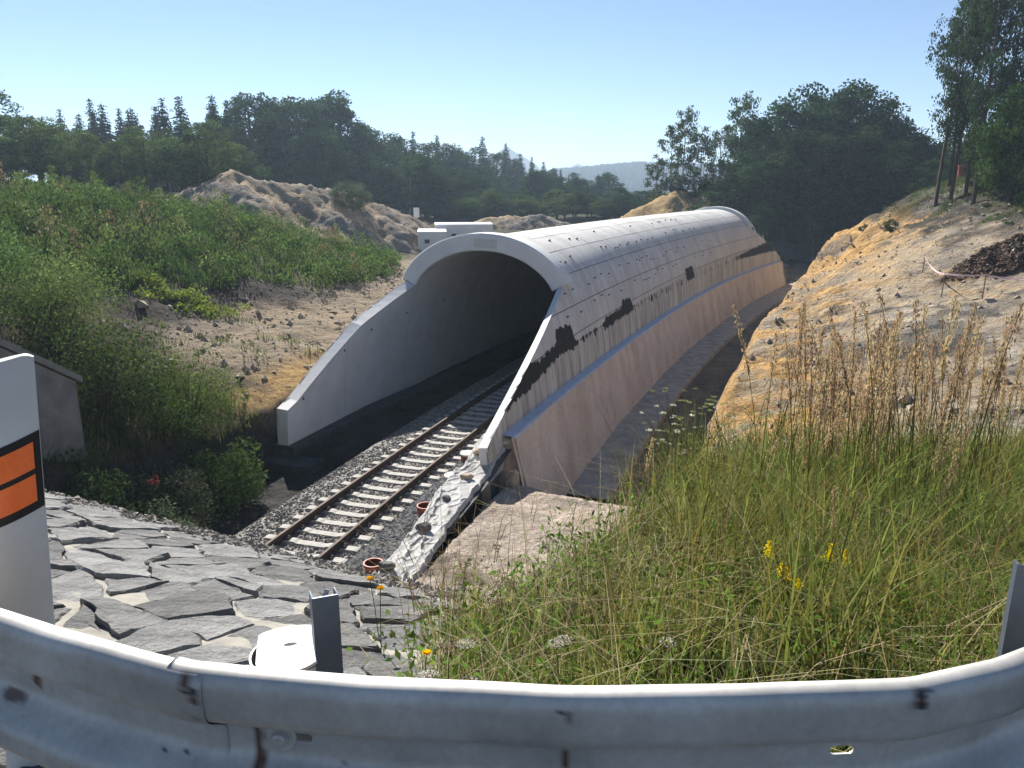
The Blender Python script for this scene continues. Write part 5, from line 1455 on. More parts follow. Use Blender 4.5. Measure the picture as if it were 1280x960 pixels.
def tape_run():
    tops = []
    for i, (x, y, h) in enumerate(STK):
        z = float(terrain(np.array([x]), np.array([y]))[0])
        b = MB(); b.tube([(0, 0, -.3), (random.uniform(-.05, .05), 0, h)], [.028, .022], 6)
        o = b.build("wooden_stake", M['stake'], None, loc=(x, y, z))
        tag(o, ["thin wooden stake at the left end of the red and white tape", "thin wooden stake below the brown soil patch, second along the tape", "thin wooden stake holding the near right end of the tape", "thin wooden stake standing behind the tape on the sandy slope"][i], "stake")
        tops.append(np.array([x, y - .03, z + h - .06]))
    pts = []
    for p0, p1, sag in ((tops[3], tops[0], .25), (tops[0], tops[1], .05), (tops[1], tops[2], .18)):
        t = np.linspace(0, 1, 24)[:, None]; pts.append(p0 * (1 - t) + p1 * t - np.array([0, 0, 1.0]) * 4 * sag * t * (1 - t))
    pts = np.concatenate(pts); n = len(pts)
    L = np.concatenate([[0], np.cumsum(np.linalg.norm(np.diff(pts, axis=0), axis=1))])
    tw = .5 * np.sin(L * 1.3)
    off = np.stack([0 * L, np.sin(tw), np.cos(tw)], -1) * .045
    v = np.stack([pts - off, pts + off], 1).reshape(-1, 3)
    o = mesh_np("barrier_tape", v, grid_faces(n, 2), M['tape'])
    uvl = o.data.uv_layers.new(name="run"); li = np.empty(len(o.data.loops), np.int32); o.data.loops.foreach_get("vertex_index", li)
    uvl.data.foreach_set("uv", np.stack([L[li // 2] / .5, (li % 2).astype(float)], -1).astype(np.float32).ravel())
    tag(o, "red and white barrier tape strung on stakes beside the brown soil patch", "barrier tape")
tape_run()
def big_pipe(x, y, z, r, h, label, tilt):
    t = empty("drain_pipe", (x, y, z), label, "pipe"); t.rotation_euler = tilt
    b = MB(); b.lathe((0, 0, 0), [(r, -.6), (r, h - .18), (r + .03, h - .16), (r + .03, h), (r - .03, h), (r - .03, h - .4)], 24); b.build("pipe", M['clay'], t)
    b = MB(); b.lathe((0, 0, 0), [(r - .02, h - .02), (.001, h + .02)], 24); b.build("cap", M['pale_concrete'], t)
    b = MB(); b.lathe((0, 0, 0), [(r + .035, h - .30), (r + .035, h - .27), (r, h - .26)], 24); b.build("ring", M['clay_in'], t)
big_pipe(-16.45, 28.0, float(terrain(np.array([-16.45]), np.array([28.0]))[0]) + .05, .20, .85, "upright red-brown pipe with a pale cap among the bushes on the left bank", (0, .05, 0))
big_pipe(38.3, 68.0, float(terrain(np.array([38.3]), np.array([68.0]))[0]), .24, 1.15, "upright orange pipe on the skyline of the right hilltop left of the birches", (0, .02, 0))

# clods and stones lying on the bare slopes
def slope_stones():
    n = 5200
    x = rng.uniform(5, 40, n); y = rng.uniform(18, 72, n); a, s = AS(x, y)
    k = (s > 8.6) & (a > 20); x, y = x[k], y[k]
    r = rng.gamma(1.0, .035, len(x)) + .02
    v, f = stones_at(x, y, terrain(x, y) + r * .15, np.clip(r, .03, .34))
    o = mesh_np("slope_stones", v, f, M['clod']); tag(o, kind="stuff")
    n = 2600
    x = rng.uniform(-18, -5, n); y = rng.uniform(22, 62, n); a, s = AS(x, y)
    k = (s < -6.4) & (s > -16) & (a > 19); x, y = x[k], y[k]
    r = rng.gamma(1.0, .04, len(x)) + .02
    v, f = stones_at(x, y, terrain(x, y) + r * .15, np.clip(r, .03, .4))
    o = mesh_np("slope_stones", v, f, M['clod']); tag(o, kind="stuff")
    n = 7000
    x = 29.6 + 6.6 * rng.uniform(-1, 1, n); y = 40.9 + 3.0 * rng.uniform(-1, 1, n); k = ((x - 29.6) / 6.6) ** 2 + ((y - 40.9) / 3.0) ** 2 < 1; x, y = x[k], y[k]
    r = rng.gamma(1.3, .035, len(x)) + .025
    v, f = stones_at(x, y, terrain(x, y) + r * .3, np.clip(r, .03, .25))
    o = mesh_np("soil_clods", v, f, M['brown_clod']); tag(o, kind="stuff")
M['clod'] = simple_mat("clod", (.40, .33, .25), (.25, .215, .17), 2.5, .95, bump=.4)
M['brown_clod'] = simple_mat("brown_clod", (.10, .058, .034), (.055, .034, .022), 2.5, .95, bump=.4)
slope_stones()

# ------------------------------------------------------------------ undergrowth on the banks
def blades(x, y, z, h, width, lean, tint, seg=3, curl=.5, az=None):
    """curved grass blades as one mesh"""
    n = len(x); th = rng.uniform(0, 6.283, n) if az is None else az
    dx, dy = np.cos(th), np.sin(th)
    fx, fy = -dy, dx
    V = np.empty((n, seg + 1, 2, 3)); 
    for i in range(seg + 1):
        t = i / seg
        out = lean * h * (t ** (1 + curl * 2)); zz = z + h * t * (1 - .25 * np.clip(lean, 0, 2) * t ** 2)
        wv = width * (1 - t ** 1.6) + .0008
        cx, cy = x + dx * out, y + dy * out
        V[:, i, 0] = np.stack([cx - fx * wv / 2, cy - fy * wv / 2, zz], -1); V[:, i, 1] = np.stack([cx + fx * wv / 2, cy + fy * wv / 2, zz], -1)
    k = (seg + 1) * 2
    f = np.concatenate([np.array([[2 * i, 2 * i + 1, 2 * i + 3, 2 * i + 2]]) for i in range(seg)])[None] + (np.arange(n) * k)[:, None, None]
    tt = np.repeat(tint, k, 0).reshape(n, seg + 1, 2, 3) * np.linspace(.75, 1.15, seg + 1)[None, :, None, None] if False else np.repeat(tint, k, 0)
    return V.reshape(-1, 3), f.reshape(-1, 4), tt.reshape(-1, 3)
def join(parts):
    V, F, T_ = [], [], []; k = 0
    for v, f, t in parts: V.append(v); F.append(f + k); T_.append(t); k += len(v)
    return np.concatenate(V), np.concatenate(F), np.concatenate(T_)

def bank_green():
    parts = []
    def mask(x, y):
        a, s = AS(x, y)
        lo = np.interp(a, [18, 22, 28, 34, 38, 44, 50, 56], [-17.0, -17.2, -17.0, -15.9, -14.6, -14.8, -18, -22]) + 1.0 * fbm(x * .5, y * .5, 3, 301)
        hi = np.interp(a, [18, 30, 45, 52, 57], [-40, -36, -33, -28, -22])
        return (s < lo) & (s > hi) & (a < 56)
    n = 60000; x = rng.uniform(-46, -8, n); y = rng.uniform(22, 66, n)
    k = mask(x, y); x, y = x[k], y[k]
    cl = fbm(x * .35, y * .35, 4, 302); cl2 = fbm(x * 1.1, y * 1.1, 3, 303)
    z = terrain(x, y)
    h = (.35 + .55 * np.clip(cl + .4, 0, 1) + .25 * np.clip(cl2, 0, 1)) * rng.uniform(.6, 1.25, len(x))
    g1, g2 = np.array([.085, .135, .03]), np.array([.045, .085, .022])
    w = sstep(-.3, .4, cl2 + rng.normal(0, .25, len(x)))[:, None]
    parts.append(blades(x, y, z - .05, h, rng.uniform(.03, .06, len(x)), rng.uniform(.1, .6, len(x)), (g1 * w + g2 * (1 - w)) * rng.uniform(.7, 1.3, (len(x), 1)), seg=2))
    # herb clumps of small leaves
    m = 2600; cx = rng.uniform(-46, -8, m); cy = rng.uniform(22, 66, m); k = mask(cx, cy); cx, cy = cx[k], cy[k]
    cz = terrain(cx, cy)
    for i in range(len(cx)):
        big = rng.uniform() < .30
        r = rng.uniform(.7, 1.35) if big else rng.uniform(.3, .7); q = int(110 * r ** 1.3) + 15; p = in_ball(q) * np.array([r, r, r * (1.05 if big else .8)]); p[:, 2] = np.abs(p[:, 2])
        kind_ = rng.uniform()
        b = np.array([.075, .125, .03]) if kind_ < .5 else (np.array([.12, .155, .045]) if kind_ < .8 else np.array([.05, .09, .03]))
        b = b * rng.uniform(.7, 1.3)
        parts.append(leaf_quads(p + [cx[i], cy[i], cz[i]], rng.uniform(.10, .24, q), tints(q, b, .3), asp=.4, up=1.0))
    m = 330; cx = rng.uniform(-46, -8, m); cy = rng.uniform(24, 64, m); k = mask(cx, cy); cx, cy = cx[k], cy[k]; cz = terrain(cx, cy)
    for i in range(len(cx)):
        hh = rng.uniform(.9, 1.9); r = rng.uniform(.25, .55); q = int(120 * hh); u = rng.uniform(0, 1, q)
        p = np.stack([rng.normal(0, r, q) * (1.05 - u * .8), rng.normal(0, r, q) * (1.05 - u * .8), u * hh], -1)
        b = np.array([.10, .15, .04]) if rng.uniform() < .5 else (np.array([.15, .18, .065]) if rng.uniform() < .6 else np.array([.16, .13, .07]))
        parts.append(leaf_quads(p + [cx[i], cy[i], cz[i]], rng.uniform(.10, .26, q), tints(q, b * rng.uniform(.75, 1.25), .3), asp=.3, up=1.6))
    # yellow-green patch on the lower edge
    for i in range(40):
        px, py = rng.normal(-15.0, 1.6), rng.normal(35.3, .8); pz = float(terrain(np.array([px]), np.array([py]))[0]); q = 70
        p = in_ball(q) * np.array([.5, .5, .35]); p[:, 2] = np.abs(p[:, 2])
        parts.append(leaf_quads(p + [px, py, pz], rng.uniform(.08, .18, q), tints(q, (.19, .24, .04), .25), asp=.5, up=.8))
    v, f, t = join(parts)
    o = mesh_np("undergrowth", v, f, M['grass'], attr={"tint": t}); tag(o, kind="stuff")
    # sparse weeds on the bare slope below, and on the far right bank
    parts = []
    n = 9000; x = rng.uniform(-18, -7, n); y = rng.uniform(18, 40, n); a, s = AS(x, y)
    k = (s < -6.6) & (s > -17) & (fbm(x * .8, y * .8, 3, 311) > np.interp(s, [-17, -12, -7], [.05, .12, .3])) & (a < 30); x, y = x[k], y[k]
    parts.append(blades(x, y, terrain(x, y) - .03, rng.uniform(.15, .5, len(x)), rng.uniform(.02, .04, len(x)), rng.uniform(.2, .9, len(x)), tints(len(x), (.10, .125, .04), .3), seg=2))
    n = 60000; x = rng.uniform(24, 48, n); y = rng.uniform(44, 80, n); zz = terrain(x, y)
    k = (fbm(x * .6, y * .6, 4, 312) + .25 * (zz - 7.5) > .05) & (zz > 5.2); x, y, zz = x[k], y[k], zz[k]
    parts.append(blades(x, y, zz - .03, rng.uniform(.1, .4, len(x)), rng.uniform(.03, .06, len(x)), rng.uniform(.2, .9, len(x)), tints(len(x), (.085, .12, .03), .35), seg=2))
    cx = rng.uniform(29, 47, 420); cy = rng.uniform(45, 76, 420); cz = terrain(cx, cy)
    for i in range(420):
        if cz[i] < 5.4 + rng.uniform(0, 1.5): continue
        r = rng.uniform(.15, .5); q = int(90 * r) + 14; p = in_ball(q) * np.array([r, r, r * .6]); p[:, 2] = np.abs(p[:, 2])
        b = np.array([.05, .08, .022]) if rng.uniform() < .6 else np.array([.09, .07, .045])
        parts.append(leaf_quads(p + [cx[i], cy[i], cz[i]], rng.uniform(.08, .2, q), tints(q, b * rng.uniform(.6, 1.5), .3), asp=.4, up=.6))
    v, f, t = join(parts)
    o = mesh_np("sparse_weeds", v, f, M['grass'], attr={"tint": t}); tag(o, kind="stuff")
bank_green()

def near_shrubs():
    SH = [  # x, y, radius, height, colour, label
        (-9.6, 19.4, 1.25, 1.9, (.085, .10, .055), 'feathery grey-green shrub at the bank edge, right of the concrete wing wall'),
        (-8.6, 21.6, 1.15, 1.5, (.055, .085, .024), 'dark leafy shrub on the bank edge nearest the left wing of the tunnel'),
        (-9.9, 22.6, 1.5, 2.3, (.07, .105, .026), 'tall yellow-green shrub on the bank midway between the wing wall and the tunnel'),
        (-11.6, 21.0, 1.6, 2.4, (.045, .07, .022), 'dark bush behind the feathery grey-green shrub'),
        (-13.6, 22.8, 1.8, 2.0, (.07, .095, .03), 'broad bush on the left bank below the red-brown pipe'),
        (-15.2, 25.2, 1.7, 1.5, (.08, .105, .035), 'low bush at the foot of the red-brown pipe'),
        (-15.6, 20.0, 2.0, 2.6, (.05, .078, .024), 'dark bush at the left edge above the concrete wing wall'),
        (-17.8, 24.5, 1.9, 2.2, (.06, .09, .03), 'bush at the far left edge level with the red-brown pipe'),
        (-8.7, 17.6, .95, 1.35, (.065, .08, .045), 'low grey-green shrub in the shade just above the stone paving'),
        (-10.6, 17.5, 1.2, 1.7, (.045, .066, .024), 'dark shrub close to the end of the concrete wing wall')]
    for i, (x, y, r, h, c, lb) in enumerate(SH):
        r *= 1.12; h *= 1.08
        z = float(terrain(np.array([x]), np.array([y]))[0])
        t = empty("shrub", (x, y, z), lb, "shrub")
        V, F, Tn = [], [], []; k = 0; limbs = []
        for q in range(48):
            d = rng.normal(size=3); d /= np.linalg.norm(d); d[2] = abs(d[2])
            c0 = np.array([d[0] * r, d[1] * r, .25 + d[2] * h * .85]) * rng.uniform(.45, 1.0)
            lr = rng.uniform(.25, .5) * r; m = 150
            p = in_ball(m) * np.array([lr, lr, lr * .9]) + c0
            p[:, 2] = np.abs(p[:, 2])
            v, f, tn = leaf_quads(p, rng.uniform(.06, .15, m), tints(m, np.array(c) * 1.9 * rng.uniform(.65, 1.35), .3), asp=.5 if i % 2 else .3, up=.5)
            V.append(v); F.append(f + k); Tn.append(tn); k += len(v)
            limbs.append(([(0, 0, -.1), tuple(c0 * .5 + [0, 0, .1]), tuple(c0)], [.02, .014, .005]))
        o = mesh_np("foliage", np.concatenate(V), np.concatenate(F), M['leaf'], t, attr={"tint": np.concatenate(Tn)})
        limb_mesh(limbs, 5).build("stems", M['bark'], t)["kind"] = "stuff"
    # shoots and shaggy grass hanging over the edge of the bank
    n = 5200; a = rng.uniform(12, 20.8, n); s = rng.uniform(-9.5, -5.6, n); p = P(a, s, 0); z = terrain(p[:, 0], p[:, 1])
    k = z > -.5; p, z = p[k], z[k]; n = len(z)
    v, f, t = blades(p[:, 0], p[:, 1], z - .03, rng.uniform(.25, .8, n), rng.uniform(.012, .03, n), rng.uniform(.2, 1.2, n), tints(n, (.075, .09, .035), .35), seg=3)
    o = mesh_np("bank_grass", v, f, M['grass'], attr={"tint": t}); tag(o, kind="stuff")
    x, y = -3.35, 6.75
    z = float(near_z(np.array(x), np.array(y)))
    tt = empty("red_plant", (x, y, z), "small reddish plant growing at the broken edge of the stone paving", "plant")
    q = 50; pp = in_ball(q) * np.array([.06, .06, .08]); pp[:, 2] = np.abs(pp[:, 2]) + .02
    v, f, t = leaf_quads(pp, rng.uniform(.02, .045, q), tints(q, (.17, .06, .055), .35), asp=.5, up=.7)
    mesh_np("leaves", v, f, M['leaf'], tt, attr={"tint": t})
    b = MB(); b.tube([(0, 0, -.05), (.01, 0, .14)], .004, 5); b.build("stem", M['bark'], tt)
near_shrubs()

# ------------------------------------------------------------------ meadow on the embankment in front
def verge_edge(y):     # left limit of the grass
    return np.interp(y, [1.5, 2.2, 3.2, 3.8, 4.6, 6.0, 7.2], [-.46, -.46, -.44, -.22, .62, 1.30, 2.2])
def ground_at(x, y): return terrain(x, y)
def meadow():
    parts = []
    def sample(n, y0, y1, xm, bias=1.0):
        y = y0 + (y1 - y0) * rng.uniform(0, 1, n) ** bias
        x = rng.uniform(-.75, 1, n) * 0 + rng.uniform(0, 1, n) * (xm * y + 1.0 + .8) - .8
        k = x > verge_edge(y) + .12 * fbm(x * 3, y * 3, 2, 401) + rng.exponential(.05, n)
        return x[k], y[k]
    # fine short grass
    x, y = sample(52000, 1.55, 7.6, .74, .95)
    cl = fbm(x * .9, y * .9, 3, 402)
    right = sstep(.2, 1.6, x - .12 * y)
    h = (.17 + .24 * right + .10 * np.clip(cl, -.5, 1)) * rng.uniform(.5, 1.35, len(x))
    g1, g2, g3 = np.array([.185, .205, .055]), np.array([.095, .135, .036]), np.array([.32, .27, .14])
    w = rng.uniform(0, 1, len(x)) + .5 * cl
    c = np.where((w < .42)[:, None], g2, g1); c = np.where((rng.uniform(0, 1, len(x)) < .13 + .10 * (1 - right))[:, None], g3, c)
    parts.append(blades(x, y, ground_at(x, y) - .02, h, rng.uniform(.0025, .006, len(x)), rng.uniform(.1, .9, len(x)), c * 1.35 * rng.uniform(.7, 1.3, (len(x), 1)), seg=3))
    x, y = sample(2300, 1.6, 7.4, .74, .95)
    parts.append(blades(x, y, ground_at(x, y) - .01, rng.uniform(.2, .7, len(x)), rng.uniform(.002, .0045, len(x)), rng.uniform(.5, 2.2, len(x)), tints(len(x), (.46, .40, .24), .3), seg=4, curl=.8))
    # long broad blades in tufts, mostly on the right
    m = 330; tx, ty = sample(m, 1.9, 7.2, .74, .9)
    for px, py in zip(tx, ty):
        if px < .35 * 1 and rng.uniform() < .8: continue
        q = rng.integers(22, 46); r = rng.uniform(.05, .16)
        bx = px + rng.normal(0, r, q); by = py + rng.normal(0, r, q)
        hh = rng.uniform(.4, .95) * rng.uniform(.6, 1.1, q) * (1.0 if px > .9 else .6)
        base = np.array([.215, .25, .065]) * rng.uniform(.7, 1.25) * np.array([rng.uniform(.8, 1.3), 1, 1])
        parts.append(blades(bx, by, ground_at(bx, by) - .02, hh, rng.uniform(.005, .011, q), rng.uniform(.15, .85, q), tints(q, base, .25), seg=4))
    # leafy herbs between the grasses
    m = 700; tx, ty = sample(m, 1.7, 7.0, .74, .9); tz = ground_at(tx, ty)
    for px, py, pz in zip(tx, ty, tz):
        q = rng.integers(25, 60); hh = rng.uniform(.12, .42); p = rng.normal(size=(q, 3)) * np.array([.07, .07, 0]); p[:, 2] = rng.uniform(0, hh, q)
        parts.append(leaf_quads(p + [px, py, pz], rng.uniform(.018, .05, q), tints(q, np.array([.12, .20, .035]) * rng.uniform(.7, 1.3), .3), asp=.42, up=.5))
    v, f, t = join(parts)
    o = mesh_np("meadow_grass", v, f, M['grass'], attr={"tint": t}); tag(o, kind="stuff")
    # thin dry stalks, standing in front of the bare apron and in the grass
    n = 900; y = rng.uniform(2.2, 7.4, n); x = rng.uniform(-.5, 4.5, n); k = (x > verge_edge(y) - .25) & (x < .75 * y); x, y = x[k], y[k]; z = ground_at(x, y)
    c = tints(len(x), (.22, .16, .085), .35)
    pr = [blades(x, y, z - .02, rng.uniform(.3, .8, len(x)), rng.uniform(.0025, .0045, len(x)), rng.uniform(.02, .5, len(x)), c, seg=4)]
    q = 900; i = rng.integers(0, len(x), q)
    pr.append(blades(x[i] + rng.normal(0, .015, q), y[i] + rng.normal(0, .015, q), z[i] + rng.uniform(.25, .6, q), rng.uniform(.06, .25, q), rng.uniform(.002, .004, q), rng.uniform(.3, 1.2, q), c[i], seg=2))
    v, f, t = join(pr)
    o = mesh_np("dry_stalks", v, f, M['grass'], attr={"tint": t}); tag(o, kind="stuff")
meadow()

# ---- single plants: seed plumes and flowers
def stalk_meshes(kind, nvar):
    out = []
    for vi in range(nvar):
        lean = rng.normal(0, .10, 2)
        if kind == 'reed':
            H = 1.35; t = np.linspace(0, 1, 7)
            cur = np.stack([lean[0] * H * t ** 2, lean[1] * H * t ** 2, H * t], -1)
            sv = []; b = MB(); b.tube([tuple(c) for c in cur], [.0035, .0035, .003, .003, .0025, .002, .001], 4); sv = (np.array(b.v), [q for q in b.f])
            q = 190; u = rng.uniform(.68, 1.0, q); c = np.stack([np.interp(u, t, cur[:, k]) for k in range(3)], -1)
            rad = .0145 * np.sin(np.clip((u - .69) / .33, 0, 1) * math.pi) ** .6 + .003
            c = c + rng.normal(size=(q, 3)) * rad[:, None] * np.array([.7, .7, .4])
            pl = leaf_quads(c, rng.uniform(.016, .032, q), tints(q, np.array([.46, .33, .19]) * rng.uniform(.8, 1.15), .25), asp=.3, dirs=np.tile([[lean[0], lean[1], 1.2]], (q, 1)))
            # two leaves on the stem
            bl = blades(np.zeros(3), np.zeros(3), np.array([.05, .25, .45]), np.array([.55, .5, .4]), np.full(3, .008), np.array([.5, .7, .8]), tints(3, (.14, .17, .045), .2), seg=4)
            out.append((b, pl, bl, (.25, .19, .09)))
        elif kind == 'yarrow':
            H = .5; b = MB(); b.tube([(0, 0, 0), (lean[0] * .2, lean[1] * .2, H * .5), (lean[0] * .5, lean[1] * .5, H)], [.003, .0026, .002], 4)
            top = np.array([lean[0] * .5, lean[1] * .5, H]); 
            for k in range(6):
                th = k * 1.05; b.tube([tuple(top - [0, 0, .05]), tuple(top + [.03 * math.cos(th), .03 * math.sin(th), -.002])], [.0015, .001], 3)
            q = 130; r = .045 * np.sqrt(rng.uniform(0, 1, q)); th = rng.uniform(0, 6.283, q)
            c = top + np.stack([r * np.cos(th), r * np.sin(th), .006 - 3.5 * r ** 2 + rng.normal(0, .003, q)], -1)
            col = (.62, .58, .52) if vi < 2 else (.20, .145, .115)
            pl = leaf_quads(c, rng.uniform(.006, .012, q), tints(q, col, .3), asp=.9, dirs=rng.normal(size=(q, 3)) * [1, 1, .3])
            p = rng.normal(size=(26, 3)) * [.03, .03, 0]; p[:, 2] = rng.uniform(.05, .38, 26)
            bl = leaf_quads(p, rng.uniform(.03, .06, 26), tints(26, (.07, .11, .03), .3), asp=.25, up=.4)
            out.append((b, pl, bl, (.12, .10, .05)))
        elif kind == 'goldenrod':
            H = .5; b = MB(); b.tube([(0, 0, 0), (lean[0] * .2, lean[1] * .2, H * .6), (lean[0] * .5 + .02, lean[1] * .5, H)], [.003, .0026, .0015], 4)
            top = np.array([lean[0] * .5 + .02, lean[1] * .5, H]); q = 150; u = rng.uniform(0, 1, q)
            c = top + np.stack([.012 * u + rng.normal(0, .012, q) * (1 - u * .7), rng.normal(0, .012, q) * (1 - u * .7), -.075 * (1 - u)], -1)
            pl = leaf_quads(c, rng.uniform(.006, .012, q), tints(q, (.72, .55, .02), .2), asp=.8)
            p = rng.normal(size=(24, 3)) * [.02, .02, 0]; p[:, 2] = rng.uniform(.05, .40, 24)
            bl = leaf_quads(p, rng.uniform(.03, .06, 24), tints(24, (.09, .14, .03), .3), asp=.25, up=.5)
            out.append((b, pl, bl, (.10, .12, .035)))
        elif kind == 'dandelion':
            H = .4; b = MB(); b.tube([(0, 0, 0), (lean[0] * .2, lean[1] * .2, H * .6), (lean[0] * .4, lean[1] * .4, H)], [.0025, .002, .002], 5)
            top = np.array([lean[0] * .4, lean[1] * .4, H]); q = 110; th = rng.uniform(0, 6.283, q); el = rng.uniform(-.15, 1.2, q)
            d = np.stack([np.cos(th) * np.cos(el), np.sin(th) * np.cos(el), np.sin(el)], -1)
            pl = leaf_quads(top + d * .011 * np.array([1, 1, .5]), np.full(q, .016), tints(q, (.85, .52, .01), .12), asp=.4, dirs=d * 3)
            p = rng.normal(size=(10, 3)) * [.02, .02, 0]; p[:, 2] = rng.uniform(0, .12, 10)
            bl = leaf_quads(p, rng.uniform(.03, .06, 10), tints(10, (.09, .15, .03), .3), asp=.3, up=.5)
            out.append((b, pl, bl, (.10, .13, .04)))
        elif kind == 'umbel':
            H = .95; b = MB(); b.tube([(0, 0, 0), (lean[0] * .3, lean[1] * .3, H * .5), (lean[0], lean[1], H)], [.004, .0032, .002], 4)
            heads = [np.array([lean[0], lean[1], H])]
            for k in range(4):
                th = rng.uniform(0, 6.283); z0 = H * rng.uniform(.45, .75); e = np.array([lean[0] * .6 + .16 * math.cos(th), lean[1] * .6 + .16 * math.sin(th), z0 + .24])
                b.tube([(lean[0] * .5, lean[1] * .5, z0), tuple(e)], [.0025, .0015], 3); heads.append(e)
            C_ = []
            for hc in heads:
                q = 46; r = .024 * np.sqrt(rng.uniform(0, 1, q)); th = rng.uniform(0, 6.283, q)
                C_.append(hc + np.stack([r * np.cos(th), r * np.sin(th), 5 * r ** 2 * (1 if vi else -1) + rng.normal(0, .002, q)], -1))
            c = np.concatenate(C_); q = len(c)
            pl = leaf_quads(c, rng.uniform(.006, .011, q), tints(q, (.30, .32, .14) if vi else (.62, .62, .5), .3), asp=.8)
            p = rng.normal(size=(30, 3)) * [.05, .05, 0]; p[:, 2] = rng.uniform(.05, .6, 30)
            bl = leaf_quads(p, rng.uniform(.03, .07, 30), tints(30, (.08, .12, .03), .3), asp=.25, up=.3)
            out.append((b, pl, bl, (.13, .12, .05)))
    res = []
    for b, pl, bl, sc in out:
        sv = np.array([tuple(v) for v in b.v]); n = len(sv)
        fs = [tuple(q) for q in b.f]; 
        k = n; fs += [tuple(q) for q in (pl[1] + k)]; k += len(pl[0]); fs += [tuple(q) for q in (bl[1] + k)]
        o = mesh_np("tmp", np.concatenate([sv, pl[0], bl[0]]), fs, M['grass'], attr={"tint": np.concatenate([np.tile([sc], (n, 1)), pl[2], bl[2]])})
        res.append(o.data); bpy.data.objects.remove(o)
    return res
def put_plant(name, me, x, y, ztop, h0, label, cat, group=None, scale=None, rot=None):
    z = float(terrain(np.array([x]), np.array([y]))[0])
    o = bpy.data.objects.new(name, me); COL.objects.link(o)
    s = (ztop - z) / h0 if scale is None else scale
    s = max(.3, s)
    o.location = (x, y, z - .02); o.scale = (max(.75, min(1.2, s)),) * 2 + (s,); o.rotation_euler = (0, 0, random.uniform(0, 6.28)) if rot is None else rot
    return tag(o, label, cat, group, "thing")
def flowers():
    reeds = stalk_meshes('reed', 7)
    n = 0
    while n < 205:
        y = random.uniform(4.2, 7.3); x = random.uniform(.33, .74) * y
        if x < .40 * y and random.random() < .6: continue
        dens = float(np.clip(2.2 * vnoise(np.array(x * 1.5), np.array(y * 1.1), 77) - .5, .06, 1))
        if random.random() > dens: continue
        put_plant('reed_grass', reeds[n % 7], x, y, None, 1.35, 'tall reed grass stalk with a slim brown seed plume on the bank edge', 'grass stalk', 'brown plumed reed grass stalks', scale=random.choice((random.uniform(.55, .85), random.uniform(.8, 1.05), random.uniform(.95, 1.22)))); n += 1
    big = [((1.52, 3.3), 6.72, (.0, -.05, .2), 'nearest pale drooping seed plume standing upright among the yellow flowers'),
           ((2.05, 3.75), 6.72, (.0, .42, -.3), 'brown seed plume leaning far to the right near the right guardrail post'),
           ((2.25, 4.0), 6.80, (.0, .18, .5), 'brown seed plume just above the right guardrail post'),
           ((.80, 4.6), 6.50, (.05, .1, 1.2), 'lone seed plume in the middle of the green grass')]
    for (x, y), zt, rot, lb in big:
        put_plant('reed_grass', reeds[int(x * 10) % 7], x, y, zt, 1.35, lb, 'grass stalk', rot=rot)
    ya = stalk_meshes('yarrow', 5)
    white = [(-.17, 2.3, 6.50), (-.10, 2.1, 6.57), (-.24, 2.1, 6.57), (.51, 2.5, 6.38), (.18, 2.4, 6.44), (.27, 2.5, 6.40)]
    wl = ['white yarrow head just right of the paved slope, largest of those near the rail', 'small white yarrow head touching the rail below the largest one', 'leftmost white yarrow head, close above the guardrail', 'creamy yarrow head alone near the middle of the grass', 'dusty white yarrow head in the middle of the grass, left of a second one', 'pale lilac-white yarrow head right of the dusty white one']
    for i, (x, y, zt) in enumerate(white): put_plant('yarrow', ya[i % 2], x, y, zt, .5, wl[i], 'flower')
    brown = [(-.04, 3.4, 6.11), (.08, 3.3, 6.14), (.18, 3.1, 6.2), (.24, 3.4, 6.1), (.02, 3.0, 6.24), (.35, 3.8, 6.02), (.38, 3.9, 6.02), (.38, 3.0, 6.21), (-.21, 2.2, 6.54), (-.23, 4.0, 5.9), (-.02, 4.2, 5.89), (-.26, 3.8, 6.0), (-.42, 3.6, 6.05), (-.14, 3.7, 6.0), (.12, 3.55, 6.08), (.30, 3.3, 6.12), (.45, 3.45, 6.1), (-.3, 3.2, 6.15)]
    for i, (x, y, zt) in enumerate(brown): put_plant('yarrow', ya[2 + i % 3], x, y, zt + .04, .5, 'withered brown yarrow head standing above the grass in front of the sandy apron', 'flower', 'withered yarrow heads')
    go = stalk_meshes('goldenrod', 3)
    gold = [(1.20, 2.9, 6.59), (1.28, 2.9, 6.60), (1.44, 2.9, 6.53), (1.23, 2.9, 6.49), (1.41, 2.9, 6.33), (1.16, 2.9, 6.52), (1.10, 2.9, 6.48)]
    gl_ = ['yellow flower spike at the top of the group, left of its neighbour', 'yellow flower spike second from the top right of the yellow group', 'yellow flower spike on the right side of the yellow group by the pale plume', 'yellow flower spike in the centre of the yellow group', 'lowest yellow flower spike, bright and large, under the pale plume', 'small yellow flower spike on the left side of the yellow group', 'small yellow flower dot at the far left end of the yellow group']
    for i, (x, y, zt) in enumerate(gold): put_plant('yellow_flower', go[i % 3], x, y, zt + .01, .5, gl_[i], 'flower')
    da = stalk_meshes('dandelion', 2)
    for (x, y, zt), lb in zip([(-.62, 3.2, 6.28), (-.58, 3.0, 6.35), (-.31, 2.2, 6.54)], ['upper of two round yellow flowers in front of the red pot', 'lower of two round yellow flowers in front of the red pot', 'orange-yellow flower low in the grass near the guardrail']):
        put_plant('round_flower', da[0], x, y, zt + .01, .4, lb, 'flower')
    um = stalk_meshes('umbel', 4)
    n = 0
    while n < 40:
        y = random.uniform(5.2, 7.2); x = random.uniform(.19, .42) * y
        put_plant('wild_carrot', um[n % 4], x, y, None, .95, 'branching wild carrot with greenish umbels in front of the trench', 'flower', 'wild carrots before the trench', scale=random.uniform(.55, 1.0)); n += 1
flowers()

